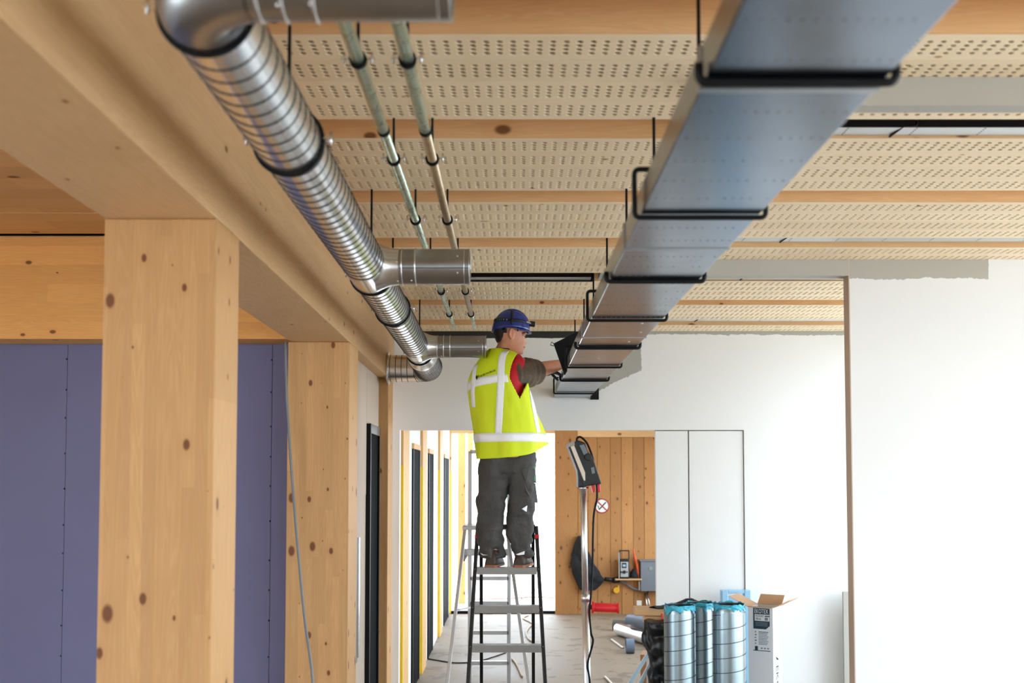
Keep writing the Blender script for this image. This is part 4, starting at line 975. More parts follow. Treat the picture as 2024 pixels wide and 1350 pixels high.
# vertical name on the right panel, reading downwards
Msd = Matrix(((0, 0, 1), (0, 1, 0), (-1, 0, 0)))
o = text('printed_text', 'EKOTEX', 'print_navy', 0.060, (0.0006, 0.050, zb - 0.320), Msd, None, 0.0003, 'LEFT', 1.25); o.parent = CT
arc = MB().tube([(0.0008, 0.095 - .05 * cos(t), zb - .262 - .03 * sin(t)) for t in [R(20 + 12 * k) for k in range(7)]], [.001, .003, .005, .006, .005, .003, .001], 6); arc.build('printed_mark', 'print_navy', CT, local=True)

# ================================================================== CABLES ON THE FLOOR
plain('cable_beige', (176, 152, 122), 0.6); plain('cable_brown', (120, 84, 64), 0.6)
def fcable(pts, r, mat, lab): tag(MB().tube(smooth([onz(x, y, r) for x, y in pts], 6), r, 6).build('floor_cable', mat), lab, 'cable')
fcable([(846, 1302), (870, 1306), (900, 1310), (940, 1308), (970, 1300), (1000, 1290)], 0.007, 'black_rubber', 'black cable curving across the floor behind the ladders')
fcable([(1044, 1216), (1034, 1222), (1052, 1232), (1046, 1240), (1040, 1250), (1044, 1262), (1052, 1268)], 0.012, 'cable_beige', 'beige hose looping on the floor between the ladders')
fcable([(1012, 1302), (1020, 1312), (1026, 1324), (1032, 1338)], 0.012, 'cable_beige', 'short beige hose on the floor right of the aluminium ladder')
def gcable(pts, lab): tag(MB().tube(smooth([onz(x, y, -0.01) for x, y in pts], 6), 0.012, 6).build('floor_cable', 'cable_brown'), lab, 'cable')
gcable([(912, 1182), (940, 1184), (1000, 1183), (1060, 1180), (1094, 1182)], 'brown cable lying straight across the bright paving outside')
gcable([(1030, 1184), (1050, 1172), (1062, 1162), (1080, 1150), (1092, 1140)], 'brown cable running away over the bright paving outside')

# ================================================================== THE WORKER
PY = 7.58                                        # distance of his body axis
S = PY / FPX                                     # metres per photo pixel at that distance
def q(px, py, dy=0.0): return at(px, py, PY + dy)
def skin_mat():
    m = NT('skin'); n = m.noise(m.obj(), 22.0, 4); n2 = m.noise(m.obj(), 160.0, 3)
    m.col(m.mix(m.math('MULTIPLY', n, 0.8), lin(224, 160, 128), lin(198, 124, 94)))
    m.set(Roughness=0.5, Subsurface_Weight=0.08); m.b.inputs['Subsurface Radius'].default_value = (0.01, 0.004, 0.002); m.bump(n2, 0.1, 0.002)
skin_mat()
def vest_mat():
    m = NT('hi_vis'); n = m.noise(m.obj(), 5.0, 3); m.col(m.mix(n, lin(206, 224, 6), lin(222, 238, 14)))
    m.set(Roughness=0.65); m.bump(m.noise(m.obj((1, 1, 0.35)), 11.0, 3), 0.35, 0.02)
vest_mat()
plain('reflective_tape', (246, 247, 250), 0.35, var=0.02)
plain('red_shirt', (196, 16, 34), 0.75, var=0.15, scale=14, bump=0.3, bscale=30)
plain('collar_brown', (84, 34, 28), 0.8)
def sleeve_mat():
    m = NT('sleeve_melange'); n = m.noise(m.obj((1, 1, 1)), 60.0, 4, 0.7); n2 = m.noise(m.obj((0.35, 1, 1)), 34.0, 3)
    m.col(m.mix(m.math('ADD', m.math('MULTIPLY', n, .6), m.math('MULTIPLY', n2, .5)), lin(38, 30, 25), lin(118, 100, 84))); m.set(Roughness=0.9); m.bump(n2, 0.6, 0.012)
sleeve_mat()
def trouser_mat():
    m = NT('work_trousers'); n = m.noise(m.obj(), 7.0, 4); c = m.mix(n, lin(50, 49, 48), lin(86, 83, 80))
    v = m.n.new('ShaderNodeTexVoronoi'); v.inputs['Scale'].default_value = 42.0; m.link(m.obj(), v.inputs['Vector'])
    sp = m.n.new('ShaderNodeSeparateColor'); m.link(v.outputs['Color'], sp.inputs[0])
    z = m.n.new('ShaderNodeSeparateXYZ'); m.link(m.obj(), z.inputs[0])
    f = m.math('MULTIPLY', m.math('LESS_THAN', v.outputs['Distance'], 0.17), m.math('GREATER_THAN', sp.outputs[0], 0.82))
    f = m.math('MULTIPLY', f, m.math('LESS_THAN', z.outputs[2], 0.42))
    m.col(m.mix(f, c, lin(196, 176, 140))); m.set(Roughness=0.85)
    m.bump(m.math('ADD', m.noise(m.obj((1, 1, 0.7)), 13.0, 3), m.math('MULTIPLY', m.noise(m.obj(), 70.0, 3), 0.2)), 0.7, 0.025)
trouser_mat()
plain('boot_leather', (58, 42, 32), 0.6, var=0.25, scale=25, bump=0.3); plain('boot_sole', (150, 96, 62), 0.7)
plain('hair_dark', (40, 32, 28), 0.85, var=0.3, scale=60, bump=0.5, bscale=160)
plain('helmet_blue', (14, 44, 128), 0.22, var=0.05, Coat_Weight=0.4); plain('strap_black', (14, 14, 16), 0.6)
plain('glove_blue', (20, 42, 92), 0.6, var=0.1); plain('lip_red', (176, 92, 82), 0.5); plain('eye_white', (225, 220, 214), 0.3); plain('lamp_clear', (220, 214, 206), 0.1)
plain('print_green', (60, 190, 110), 0.5)

footz = LZ0
MAN = thing('person', 'worker in yellow hi-vis vest and blue helmet on the ladder, reaching to the flat duct', 'person', (q(1000, 1120).x, PY, footz))

def ell(c, a, b, yaw, n=32, p=2.3, front=1.0):
    """horizontal superellipse ring; a across, b deep, turned by yaw"""
    out = []
    for j in range(n):
        t = 2 * pi * j / n; ct, st = cos(t), sin(t)
        x = a * (abs(ct) ** (2 / p)) * (1 if ct >= 0 else -1); y = b * (abs(st) ** (2 / p)) * (1 if st >= 0 else -1)
        if st > 0: y *= front
        out.append(Vector((c[0] + x * cos(yaw) + y * sin(yaw), c[1] - x * sin(yaw) + y * cos(yaw), c[2])))
    return out

# ---- body: one continuous remeshed surface
B = MB()
YAW = R(28)                                      # chest turned to the right
def limb(pts, rs, n=16): B.tube(pts, rs, n)
# torso
rows = [(905, 1003, .150, .105), (880, 1001, .150, .105), (840, 996, .145, .105), (800, 990, .150, .110), (765, 985, .170, .115), (740, 985, .180, .112), (722, 986, .165, .095), (708, 989, .11, .075), (698, 992, .06, .06)]
B.loft([ell(q(x, y), a, b, YAW, 28) for y, x, a, b in rows])
# neck and head
limb([q(987, 722, .01), q(990, 705, .01), q(998, 688, .005), q(1004, 672, 0)], [.075, .062, .060, .062], 20)
HY = R(10)                                       # head looks right, a little away
hf = Vector((cos(HY), sin(HY), 0)); hs = Vector((sin(HY), -cos(HY), 0))
def hpt(f_px, py, side=0.0): return q(1007, py) + hf * ((f_px - 1007) * S) + hs * side
sl = [(621, 996, 1018, .030), (627, 985, 1030, .056), (636, 979, 1038, .070), (646, 976.5, 1041, .076), (655, 976.5, 1041, .077), (661, 978, 1039.5, .076), (666, 980, 1038, .073), (672, 983, 1038.5, .070), (678, 986, 1038.5, .067), (683, 989, 1038, .064), (688, 993, 1036.5, .060), (693, 999, 1035.5, .052), (698, 1006, 1033.5, .042), (702, 1014, 1027, .018)]
rings = []
for y, fb, ff, w in sl:
    ring = []
    for j in range(28):
        t = 2 * pi * j / 28; ct, st = cos(t), sin(t); mid = fb + (ff - fb) * 0.46
        f = mid + (ff - mid) * ct if ct > 0 else mid + (mid - fb) * ct
        sw = w * (abs(st) ** 0.82) * (1 if st >= 0 else -1)
        if ct > 0: sw *= 1 - 0.22 * ct
        ring.append(hpt(f, y, sw))
    rings.append(ring)
B.loft(rings)
B.loft([[hpt(1036 + a, y + b, s_) for a, b, s_ in ((0, 0, -.012 * k), (4.0 * k, 0.6, 0), (0, 0, .012 * k), (-6, 0, 0))] for y, k in ((661, .35), (667, .75), (672, 1.15), (676, 1.65), (679, 1.5), (680.5, .7))], smooth=True)   # nose
B.sphere(hpt(1036.5, 684.2), .013, 12, 8, sc=(.7, 1.5, .45)); B.sphere(hpt(1036.2, 688.0), .013, 12, 8, sc=(.7, 1.4, .5))    # lips
B.sphere(hpt(1030.5, 696.5), .017, 12, 8, sc=(1, 1.2, .8))                                                                  # chin
for sd in (-1, 1):
    B.sphere(hpt(1037, 659.5, sd * .028), .016, 12, 8, sc=(.8, 1.2, .6))                                                     # brow
    ear = [hpt(1007.5 + 4.2 * cos(t), 662 + 9.5 * sin(t) - 1.5 * cos(t), sd * (.076 + .012 * (1 - cos(t)) / 2)) for t in [2 * pi * k / 14 for k in range(14)]]
    B.tube(ear, .0068, 8, closed=True); B.sphere(hpt(1006.5, 663, sd * .0735), .016, 10, 8, sc=(.8, .45, 1.7))
# right arm: shoulder - elbow - wrist, reaching to the side of the duct
sh, elb, wr = q(1022, 722, -.02), q(1060, 733, .17), q(1113, 719, .33)
limb([q(1000, 724, 0), sh, sh.lerp(elb, .5), elb], [.075, .072, .056, .050])
limb([sh.lerp(elb, .8), elb, elb.lerp(wr, .25), elb.lerp(wr, .6), wr, wr + (wr - elb).normalized() * .03], [.052, .054, .056, .047, .034, .031])
# left arm folded in front, hidden behind the chest, hand under the duct
sh2, elb2, wr2 = q(954, 739, .09), q(1004, 742, .36), q(1084, 733, .40)
limb([q(975, 728, .02), sh2, sh2.lerp(elb2, .5), elb2], [.07, .070, .056, .048])
limb([sh2.lerp(elb2, .8), elb2, elb2.lerp(wr2, .3), wr2], [.048, .048, .046, .032])
def hand(w, fwd, up, side, grip=0.6, mb=None):
    """palm plus five fingers: fwd along the forearm, up = back of hand, side = thumb side"""
    T = mb or B; fwd, up, side = fwd.normalized(), up.normalized(), side.normalized()
    T.loft([[w + fwd * d + side * (hw * cos(t)) + up * (th * sin(t)) for t in [2 * pi * k / 16 for k in range(16)]] for d, hw, th in ((-.01, .027, .022), (.02, .036, .018), (.055, .042, .016), (.088, .041, .014))])
    for k, (L, off) in enumerate(((.072, .030), (.080, .010), (.075, -.011), (.060, -.030))):
        p = w + fwd * .078 + side * off; pts = [p]; d = fwd.copy(); seg = (.45, .32, .23)
        for s_, ang in zip(seg, (grip * .7, grip, grip * .8)):
            d = (d * cos(ang) - up * sin(ang)).normalized(); pts.append(pts[-1] + d * L * s_)
        T.tube(pts, [.0095, .009, .0085, .007], 10)
    p = w + fwd * .020 + side * .028; d1 = (fwd * .55 + side * .75 - up * .35).normalized(); d2 = (fwd * .9 + side * .2 - up * .5).normalized()
    T.tube([p, p + d1 * .042, p + d1 * .042 + d2 * .032, p + d1 * .042 + d2 * .055], [.0125, .011, .010, .0075], 10)
fw = (wr - elb).normalized(); hand(wr, fw, Vector((0, 0, 1)), fw.cross(Vector((0, 0, 1))) * -1, .45)
# legs
for pts, rs in ((((976, 905, 0), (973, 960, .0), (972, 1020, .02), (971, 1085, -.01), (974, 1108, 0)), (.085, .082, .062, .05, .045)), (((1031, 905, 0), (1031, 960, 0), (1030, 1020, .02), (1030, 1085, -.01), (1033, 1108, 0)), (.085, .082, .062, .05, .045))):
    limb([q(*p) for p in pts], rs)
body = B.build('body', 'skin', MAN)
rm = body.modifiers.new('one_surface', 'REMESH'); rm.mode = 'VOXEL'; rm.voxel_size = 0.0052; rm.use_smooth_shade = True
sm = body.modifiers.new('soften', 'SMOOTH'); sm.factor = 0.4; sm.iterations = 2
dg = bpy.context.evaluated_depsgraph_get(); me = bpy.data.meshes.new_from_object(body.evaluated_get(dg)); body.modifiers.clear(); body.data = me
me.polygons.foreach_set('use_smooth', [True] * len(me.polygons))
# eyes, brows, lips
for sd in (-1, 1):
    e = MB().sphere(hpt(1033.4, 664.8, sd * .030), .0095, 12, 8).build('eye', 'eye_white', MAN)
    MB().sphere(hpt(1034.9, 664.8, sd * .0325), .0062, 10, 8).build('iris', 'hair_dark', e)
    MB().tube([hpt(1030, 660.8, sd * .052), hpt(1034, 658.6, sd * .047), hpt(1039.0, 659.8, sd * .026)], [.0025, .0042, .003], 8).build('eyebrow', 'hair_dark', MAN)
    MB().tube([hpt(1031.0, 664.4, sd * .046), hpt(1034.0, 662.4, sd * .042), hpt(1037.2, 663.8, sd * .030)], [.003, .0052, .003], 8).build('upper_eyelid', 'skin', MAN)
MB().tube([hpt(1033.5, 686.4, .030), hpt(1037.2, 686.0, .012), hpt(1038.2, 686.0, 0), hpt(1037.2, 686.0, -.012), hpt(1033.5, 686.4, -.030)], [.0015, .0034, .0038, .0034, .0015], 8).build('lips', 'lip_red', MAN)
# hair under the helmet at the nape and temples
rings = []
for y, fb, ff, w in ((640, 977.5, 1010, .072), (652, 974.5, 1001, .0785), (660, 975.5, 998, .078), (667, 977.5, 995, .075), (674, 981, 990, .062), (677, 983, 988, .05)):
    rings.append([hpt(fb + (ff - fb) * .5 - (ff - fb) * .5 * cos(t), y, w * sin(t) ** (1 if sin(t) >= 0 else 1)) for t in [2 * pi * k / 28 for k in range(28)]])
MB().loft(rings).build('hair', 'hair_dark', MAN)

# ---- shirt, sleeve, collar
rows = [(898, 1003, .158, .115), (850, 998, .156, .118), (800, 992, .160, .122), (765, 987, .180, .126), (742, 987, .190, .122), (725, 988, .178, .105), (712, 990, .135, .090), (703, 991, .090, .078), (696, 992, .072, .070)]
MB().loft([ell(q(x, y), a, b, YAW, 40) for y, x, a, b in rows], cap=False).build('shirt', 'red_shirt', MAN)
MB().tube([q(1003, 724, -.02), q(1013, 722, -.05), q(1022, 722.5, -.05), q(1031, 725, -.02)], [.05, .080, .082, .055], 28).build('shirt_shoulder', 'red_shirt', MAN)
MB().loft([ell(q(990, 704), .088, .080, YAW, 32), ell(q(990, 697), .082, .076, YAW, 32), ell(q(991, 691), .074, .071, YAW, 32), ell(q(991, 690), .070, .067, YAW, 32), ell(q(990, 698), .074, .068, YAW, 32)], cap=False).build('collar', 'collar_brown', MAN)
def sleeve(pts, rs, name, mat, n=36, amp=.020, fr=20.0):
    m = MB().tube(pts, rs, n, cap=False); ax_ = (Vector(pts[-1]) - Vector(pts[0])).normalized(); p0 = Vector(pts[0])
    out = []
    for v in m.v:
        p = Vector(v); u = (p - p0).dot(ax_); rad = (p - p0 - ax_ * u); d = mnoise.noise(Vector((u * 34, rad.z * 7 + 3, rad.y * 7))) * amp
        out.append(tuple(p + rad.normalized() * d))
    m.v = out; return m.build(name, mat, MAN)
a, b = q(1009, 737, -.085), q(1063, 737, .13)
n = 26; pts = [a.lerp(b, k / n) for k in range(n + 1)]
prof = [.094 + .008 * sin(pi * k / n) for k in range(n + 1)]; prof[0] = .06; prof[1] = .085; prof[-1] = .060; prof[-2] = .080; prof[-3] = .090; prof[-4] = .094
sleeve(pts, prof, 'rolled_sleeve', 'sleeve_melange')
a2, b2 = sh2, elb2; pts = [a2.lerp(b2, k / 14) for k in range(15)]; sleeve(pts, [.082] * 13 + [.074, .056], 'rolled_sleeve', 'sleeve_melange')
g = MB(); hand(wr2, (q(1106, 738, .33) - wr2), Vector((0, 0, 1)), Vector((0, 1, 0)), .3, g); g.tube([wr2 - (wr2 - elb2).normalized() * .05, wr2 + (wr2 - elb2).normalized() * .01], [.040, .036], 16)
g.build('work_glove', 'glove_blue', MAN)

# ---- vest (open-fronted shell) with a right armhole and a flaring front panel
VT = [(691, 968, 1006, .085, 0), (697, 959, 1020, .100, 0), (704, 953, 1029, .112, 0), (713, 946, 1034, .124, 0), (724, 938, 1037, .134, 0), (737, 930, 1039, .142, 0), (750, 925, 1042, .147, 0), (766, 923.5, 1046, .150, 0), (784, 926, 1051, .153, 0), (802, 929, 1055, .156, .003), (820, 932, 1058, .158, .008), (838, 935, 1061, .160, .018), (856, 937, 1063, .162, .028), (874, 938.5, 1064, .172, .036), (890, 940, 1063, .178, .040), (902, 941, 1062, .180, .036)]
VP = 2.35
def fit_row(y, xl, xr, b, fl):
    """half width whose turned superellipse spans xl..xr in the photo"""
    def ext(a):
        xs_ = []
        for j in range(90):
            t = 2 * pi * j / 90; ct, st = cos(t), sin(t)
            X_ = a * (abs(ct) ** (2 / VP)) * (1 if ct >= 0 else -1); Y_ = b * (abs(st) ** (2 / VP)) * (1 if st >= 0 else -1)
            xs_.append(X_ * cos(YAW) + Y_ * sin(YAW))
        return max(xs_)
    half = (xr - xl) / 2 * S; lo, hi = .02, .4
    for _ in range(24):
        m_ = (lo + hi) / 2
        if ext(m_) < half: lo = m_
        else: hi = m_
    return (y, (xl + xr) / 2, lo, b, fl)
VR = [fit_row(*r_) for r_ in VT]
NV = 240
def vring(k):
    """ring k as a function of angle; interpolates the rows"""
    k = max(0, min(len(VR) - 1.0001, k)); i = int(k); f = k - i; r0, r1 = VR[i], VR[i + 1]
    return [r0[j] + (r1[j] - r0[j]) * f for j in range(5)]
def vpt(t, k, off=0.0):
    y, x, a, b, fl = vring(k); c = q(x, y); p = 2.35
    ct, st = cos(t), sin(t)
    X_ = (a + off) * (abs(ct) ** (2 / p)) * (1 if ct >= 0 else -1); Y_ = (b + off) * (abs(st) ** (2 / p)) * (1 if st >= 0 else -1)
    fold = 0.007 * sin(t * 7 + k * .25) * min(1, max(0, (k - 7) / 5)) + 0.006 * mnoise.noise(Vector((cos(t) * 3, sin(t) * 3, k * .5)))
    X_ += fold * ct; Y_ += fold * st
    w = max(0.0, cos(t - R(38))) ** 3; out_ = Vector((cos(R(-10)), sin(R(20)), 0)) * (fl * 1.9 * w)
    droop = Vector((0, 0, -0.02 * max(0.0, cos(t - R(235))) * max(0, (k - 13) / 2) + 0.09 * w * max(0, (k - 13) / 2)))
    return Vector((c.x + X_ * cos(YAW) + Y_ * sin(YAW), c.y - X_ * sin(YAW) + Y_ * cos(YAW), c.z)) + out_ + droop
T0, T1 = R(84), R(84 + 352)                      # gap at the front
KS = [i * (len(VR) - 1.001) / 120 for i in range(121)]
vm = MB(); gv = [[vpt(T0 + (T1 - T0) * j / NV, k) for j in range(NV + 1)] for k in KS]
hole_c = None
def pix(p):
    z = p.z - EYE; zc = p.y * _C + z * _S; return 1018 + FPX * p.x / zc, _CY - FPX * (-p.y * _S + z * _C) / zc
def in_arm(p, t):
    px, py = pix(p); front = cos(t - R(0)) > -0.55
    w_ = 20.0 * (1 - max(0, (py - 748) / 40.0)) if py > 748 else 20.0 * max(0, 1 - ((748 - py) / 52.0) ** 2) ** .5
    return front and abs(px - (1027 + max(0, 740 - py) * .06)) < w_ and py < 788 and p.y < PY + .10
idx = {}
def vid(i, j):
    if (i, j) not in idx: idx[(i, j)] = len(vm.v); vm.v.append(tuple(gv[i][j]))
    return idx[(i, j)]
for i in range(len(KS) - 1):
    for j in range(NV):
        t = T0 + (T1 - T0) * (j + .5) / NV; c = (gv[i][j] + gv[i + 1][j + 1]) / 2
        if in_arm(c, t): continue
        # left armhole
        lx, ly = pix(c)
        if abs(((math.degrees(t) % 360) - 158)) < 22 and 712 < ly < 776: continue
        vm.f.append((vid(i, j), vid(i, j + 1), vid(i + 1, j + 1), vid(i + 1, j))); vm.mi.append(0); vm.sm.append(True)
vest = vm.build('hi_vis_vest', 'hi_vis', MAN)
so = vest.modifiers.new('cloth', 'SOLIDIFY'); so.thickness = 0.004; so.offset = 0.0
# tape: found on the vest surface where the photo shows it
def find_t(px, k, lo=R(212), hi=R(345)):
    best, bt = 1e9, lo
    for i in range(160):
        t = lo + (hi - lo) * i / 159; d = abs(pix(vpt(t, k))[0] - px)
        if d < best: best, bt = d, t
    return bt
def k_of(py, t):
    lo, hi = 0.0, len(VR) - 1.001
    for _ in range(22):
        m_ = (lo + hi) / 2
        if pix(vpt(t, m_))[1] < py: lo = m_
        else: hi = m_
    return lo
def vstripe(path, w, name='reflective_stripe', lo=R(212), hi=R(345)):
    m = MB(); top, bot = [], []
    n = 26; cols = 5; P = []
    for i in range(n + 1):
        y = path[0][0] + (path[-1][0] - path[0][0]) * i / n
        for (ya, xa_), (yb_, xb_) in zip(path, path[1:]):
            if ya <= y <= yb_: x = xa_ + (xb_ - xa_) * (y - ya) / (yb_ - ya)
        row = []
        for c in range(cols):
            px = x + w * (c / (cols - 1) - .5); k = next((kk for kk in [j * .05 for j in range(int((len(VR) - 1) * 20))] if vring(kk)[0] >= y), len(VR) - 1.01)
            t = find_t(px, k, lo, hi); row.append(vpt(t, k, .0045))
        P.append(row)
    m.loft(P, cap=False, closed=False); o = m.build(name, 'reflective_tape', vest); o.parent = vest
    s_ = o.modifiers.new('tape', 'SOLIDIFY'); s_.thickness = 0.002; return o
vstripe([(696, 1001), (705, 994), (720, 991.5), (745, 990.5), (790, 989), (830, 987), (858, 985.5)], 13.5)
vstripe([(722, 942), (735, 939), (755, 936.5), (780, 935.5), (806, 937.5)], 7.5)
vstripe([(772, 1049), (800, 1053), (830, 1059), (856, 1064)], 7.5, lo=R(300), hi=R(378))
def hband(t0, t1, kf, w, n=60):
    m = MB(); P = []
    for c in range(4):
        P.append([vpt(t0 + (t1 - t0) * i / n, kf(i / n) + w * (c / 3 - .5), .0055) for i in range(n + 1)])
    m.loft(P, cap=False, closed=False); o = m.build('reflective_band', 'reflective_tape', vest)
    s_ = o.modifiers.new('tape', 'SOLIDIFY'); s_.thickness = 0.002
tl, tr_ = R(200), find_t(1004, 6.2)
hband(R(185), tr_, lambda u: 7.25 - 1.15 * min(1, u * 1.25), 1.05)
hband(R(170), R(405), lambda u: 12.55, 0.95)
# print on the back, letter by letter along the cloth
word = 'Vlandertechniek'
for i, ch in enumerate(word):
    u = i / (len(word) - 1); kk = 5.95 - 0.85 * u; t = find_t(946 + 32 * u, kk); t2 = t + .03
    p = vpt(t, kk, .007); d = (vpt(t2, kk - .03, .007) - p).normalized(); nr = d.cross(Vector((0, 0, 1))).normalized()
    if nr.y > 0: d = -d; nr = -nr
    text('back_print', ch, 'strap_black', 0.026, p, Matrix((d, nr.cross(d), nr)).transposed(), vest, .0004, 'LEFT', .72)
t = find_t(943, 6.0); p = vpt(t, 6.0, .007); d = (vpt(t + .03, 6.0, .007) - p).normalized(); up_ = Vector((0, 0, 1))
MB().prism([p + d * a_ + up_ * b_ for a_, b_ in ((-.006, .008), (.003, .024), (.012, .008), (.003, -.014))], d.cross(up_) * .001).build('print_mark', 'strap_black', vest)

# ---- trousers
def trow(rows, dep, n=36):
    out = []
    for (y, xl, xr), d in zip(rows, dep):
        c = q((xl + xr) / 2, y); a = (xr - xl) / 2 * S; out.append(ell(c, a, d, 0, n, 2.4))
    return out
def wrinkle(m, amp, seed):
    out = []
    for v in m.v:
        p = Vector(v); w = 1.0 + 1.6 * max(0, (1 - (p.z - footz) / .32))
        d = mnoise.noise(Vector((p.x * 9 + seed, p.y * 9, p.z * 16))) * amp * w + mnoise.noise(Vector((p.x * 20 + seed, p.y * 20, p.z * 30))) * amp * .4
        out.append((p.x + d * .8, p.y - d, p.z))
    m.v = out; return m
def dense(rows, dep, k=4):
    R2, D2 = [], []
    for i in range(len(rows) - 1):
        for j in range(k):
            f = j / k; R2.append(tuple(a + (b - a) * f for a, b in zip(rows[i], rows[i + 1]))); D2.append(dep[i] + (dep[i + 1] - dep[i]) * f)
    return R2 + [rows[-1]], D2 + [dep[-1]]
L = [(893, 950, 1000), (905, 949, 1004), (925, 947, 1006), (945, 946, 1004.5), (965, 945, 1002), (990, 943, 999), (1015, 942.5, 998), (1040, 942, 997.5), (1060, 942, 996), (1072, 944, 993), (1080, 946, 994), (1090, 946.5, 995), (1098, 949, 993), (1103, 952, 992)]
dl = [.118, .128, .132, .125, .118, .110, .105, .102, .100, .092, .094, .092, .085, .080]
Rr = [(893, 1003, 1057), (905, 1002, 1058), (925, 1001.5, 1058), (945, 1003, 1058), (965, 1004, 1058.5), (990, 1004.5, 1058), (1015, 1003.5, 1055), (1040, 1002.5, 1053.5), (1055, 1002, 1052.5), (1066, 1005, 1052), (1078, 1010, 1053), (1090, 1013, 1052), (1098, 1015, 1051), (1103, 1017, 1049)]
tm = MB(); R2, D2 = dense(L, dl); tm.loft(trow(R2, D2)); R2, D2 = dense(Rr, dl); tm.loft(trow(R2, D2))
hp = [(890, 956, 1050), (898, 951, 1056), (908, 949, 1058.5), (922, 948, 1058.5), (934, 950, 1057), (941, 970, 1038)]; R2, D2 = dense(hp, [.112, .122, .132, .136, .128, .09]); tm.loft(trow(R2, D2))
tm = wrinkle(tm, .026, 2.0)
tro = tm.build('trousers', 'work_trousers', MAN)
rm = tro.modifiers.new('one_surface', 'REMESH'); rm.mode = 'VOXEL'; rm.voxel_size = 0.007; rm.use_smooth_shade = True
sm = tro.modifiers.new('soften', 'SMOOTH'); sm.factor = 0.5; sm.iterations = 2
dg = bpy.context.evaluated_depsgraph_get(); me = bpy.data.meshes.new_from_object(tro.evaluated_get(dg)); tro.modifiers.clear(); tro.data = me
me.polygons.foreach_set('use_smooth', [True] * len(me.polygons))
def onleg(px, py, cxp, hw, dep):                 # point on the back of a leg
    u = max(-.98, min(.98, (px - cxp) / hw)); return q(px, py) + Vector((0, -dep * (1 - abs(u) ** 2.4) ** (1 / 2.4), 0))
def patch(pts, cxp, hw, dep, mat, name, lift=.014, th=.006):
    P = [onleg(x, y, cxp, hw, dep) + Vector((0, -lift, 0)) for x, y in pts]; MB().prism(P, (0, th, 0)).build(name, mat, tro, 0.002)
patch([(1030, 930), (1045, 923), (1058, 928), (1060, 955), (1040, 953)], 1031, 29, .118, 'work_trousers', 'holster_pocket', .020, .03)
patch([(1036, 953), (1058, 955), (1063, 994), (1052, 993), (1038, 966)], 1031, 29, .114, 'work_trousers', 'tool_pocket', .016, .02)
MB().tube([q(1055, 922, -.06), q(1056, 932, -.07), q(1057, 951, -.07)], [.007, .005, .003], 8).build('pencil', 'print_green', tro)
patch([(1031, 1005), (1042, 998), (1040, 1016), (1036, 1008)], 1029, 26, .104, 'reflective_tape', 'reflective_patch', .016, .004)
patch([(1019, 1094), (1037, 1087), (1036, 1094), (1024, 1095.5)], 1032, 21, .088, 'reflective_tape', 'reflective_patch', .020, .004)
patch([(949, 1091), (957, 1094), (966, 1095), (955, 1096)], 970, 25, .090, 'reflective_tape', 'reflective_patch', .022, .004)
# ---- boots
for i, (xc, ang) in enumerate(((975, R(12)), (1031.5, R(14)))):
    o = q(xc, 1120); fz = footz; d = Vector((sin(ang), cos(ang), 0)); sd = Vector((cos(ang), -sin(ang), 0))
    bt = MB(); rings = []
    for u, hw, h in ((-.095, .030, .040), (-.088, .040, .075), (-.05, .047, .105), (0.0, .048, .105), (.04, .047, .085), (.10, .050, .062), (.15, .048, .052), (.185, .034, .040), (.195, .015, .025)):
        c = o + d * u; rings.append([Vector((c.x, c.y, fz + .016)) + sd * (hw * cos(t)) + Vector((0, 0, max(0, sin(t)) * h)) for t in [2 * pi * k / 20 for k in range(20)]])
    bt.loft(rings); ob = bt.build('boot', 'boot_leather', MAN)
    so_ = [(-.098, .030), (-.085, .043), (-.04, .049), (.03, .045), (.10, .053), (.155, .050), (.19, .036), (.202, .012)]
    poly = [o + d * u + sd * hw for u, hw in so_] + [o + d * u - sd * hw for u, hw in reversed(so_)]
    MB().prism([Vector((p.x, p.y, fz + .001)) for p in poly], (0, 0, .018)).build('sole', 'boot_sole', ob)
    MB().tube([Vector((o.x, o.y - .02, fz + .07)), Vector((o.x, o.y - .01, fz + .11))], [.046, .047], 20).build('ankle_cuff', 'boot_leather', ob)

# ---- helmet with headlamp strap
HC = hpt(1010.5, 651)
tilt = R(6)
def hm(f, s_, u):                                # helmet frame: forward, side, up (tilted nose-down)
    return HC + hf * (f * cos(tilt) + u * sin(tilt)) + hs * s_ + Vector((0, 0, u * cos(tilt) - f * sin(tilt) * 1.0))
hel = thing('x', '', '') if False else None
m = MB(); rings = []
for k in range(15):
    th = pi / 2 * k / 14; rr = max(.004, cos(th) ** .80); u = .136 * sin(th) ** 1.0
    ring = []
    for j in range(48):
        t = 2 * pi * j / 48; f = .134 * rr * cos(t); s_ = .110 * rr * sin(t)
        if f < 0: f *= 1.03
        edge = (0.018 * max(0, -cos(t)) ** 2 + .004) if k == 0 else 0
        ring.append(hm(f, s_, u - edge - (0.016 * max(0, -cos(t)) ** 2) * (1 - k / 14)))
    rings.append(ring)
m.loft(rings, cap=False); H = m.build('helmet', 'helmet_blue', MAN)
H.modifiers.new('shell', 'SOLIDIFY').thickness = 0.004
br_ = []
for j in range(25):
    t = R(-80 + 160 * j / 24); e = .013 * max(0, cos(t)) ** .7 + .002
    br_.append([hm(.134 * cos(t), .110 * sin(t), .004), hm((.134 + e) * cos(t), (.110 + e * .6) * sin(t), -.010), hm((.134 + e) * cos(t), (.110 + e * .6) * sin(t), -.014), hm(.132 * cos(t), .108 * sin(t), -.004)])
MB().loft(br_, closed=True).build('brim', 'helmet_blue', H)
for s0 in (-.03, .03): MB().tube([hm(.134 * cos(a) * .93, s0, .136 * sin(a) * .985 + .004) for a in [R(25 + 130 * k / 16) for k in range(17)]], [.002] + [.006] * 15 + [.002], 8).build('ridge', 'helmet_blue', H)
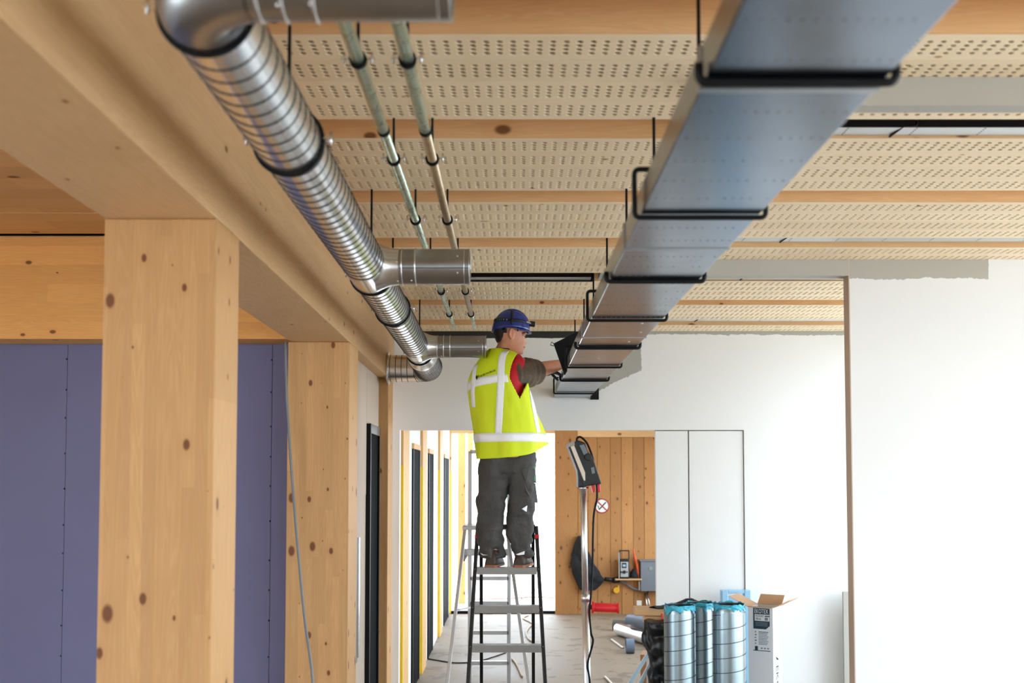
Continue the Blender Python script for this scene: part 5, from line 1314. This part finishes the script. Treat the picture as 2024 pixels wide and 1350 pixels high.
def strapring(u0, tl_, off, w, name, a0=0, a1=360):
    P = []
    for j in range(61):
        t = R(a0 + (a1 - a0) * j / 60); u = u0 + tl_ * cos(t); sn = min(.999, max(0.0, (u + .008) / .136)); rr = (1 - sn * sn) ** .40 + off
        P.append([hm(.137 * rr * cos(t), .113 * rr * sin(t), u - w / 2), hm(.137 * (rr - .012) * cos(t), .113 * (rr - .012) * sin(t), u + w / 2)])
    o = MB().loft(P, cap=False, closed=False).build(name, 'strap_black', H); o.modifiers.new('web', 'SOLIDIFY').thickness = .003; return o
st = strapring(.052, .004, .03, .020, 'headlamp_strap')
P = []
for j in range(31):
    a = R(8 + 164 * j / 30); P.append([hm(-.018 + dx, .116 * (cos(a) / max(.2, abs(cos(a)))) * (1 - sin(a) ** 2) ** .40 if abs(cos(a)) > .02 else 0, .138 * sin(a) + .001) for dx in (-.008, .008)])
MB().loft(P, cap=False, closed=False).build('crown_strap', 'strap_black', H).modifiers.new('web', 'SOLIDIFY').thickness = .003
hl = MB(); c0, c1 = hm(.128, 0, .058), hm(.166, 0, .058)
for nm, mt, a_, b_, r_ in (('headlamp', 'strap_black', c0, c1, .020), ('headlamp_lens', 'lamp_clear', c1, c1 + (c1 - c0) * .12, .016)): MB().tube([a_, b_], r_, 18).build(nm, mt, H, 0.003)
MB().tube([hm(.030, .105, .0), hm(.032, .098, -.022)], .005, 8).tube([hm(-.06, .095, -.005), hm(-.05, .092, -.025)], .006, 8).build('chin_strap', 'strap_black', H)
rg = []
for j in range(25):
    t = R(112 + 136 * j / 24); rg.append([hm(.122 * cos(t), .100 * sin(t), -.012), hm(.118 * cos(t), .098 * sin(t), -.042), hm(.112 * cos(t), .092 * sin(t), -.042), hm(.116 * cos(t), .094 * sin(t), -.012)])
MB().loft(rg, closed=True).build('head_cradle', 'strap_black', H)
for body_, mt, a0, sz_ in (('petro', 'print_green', 150, .020), ('NOKKOZ', 'sign_white', 47, .015)):
    n_ = len(body_)
    for i, ch in enumerate(body_):
        t = R(a0 - i * (sz_ * 420)) if True else 0
        u = .052 + .004 * cos(t) - .006; rr = 1.0
        p = hm(.137 * cos(t) * .955, .113 * sin(t) * .965, u); d = (hm(.137 * cos(t - .02) * .955, .113 * sin(t - .02) * .965, u) - p).normalized(); upv = Vector((0, 0, 1)); nr = d.cross(upv).normalized()
        text('strap_print', ch, mt if not (body_ == 'petro' and i > 2) else 'sign_white', sz_, p + nr * .006, Matrix((d, upv, nr)).transposed(), st, .0003)
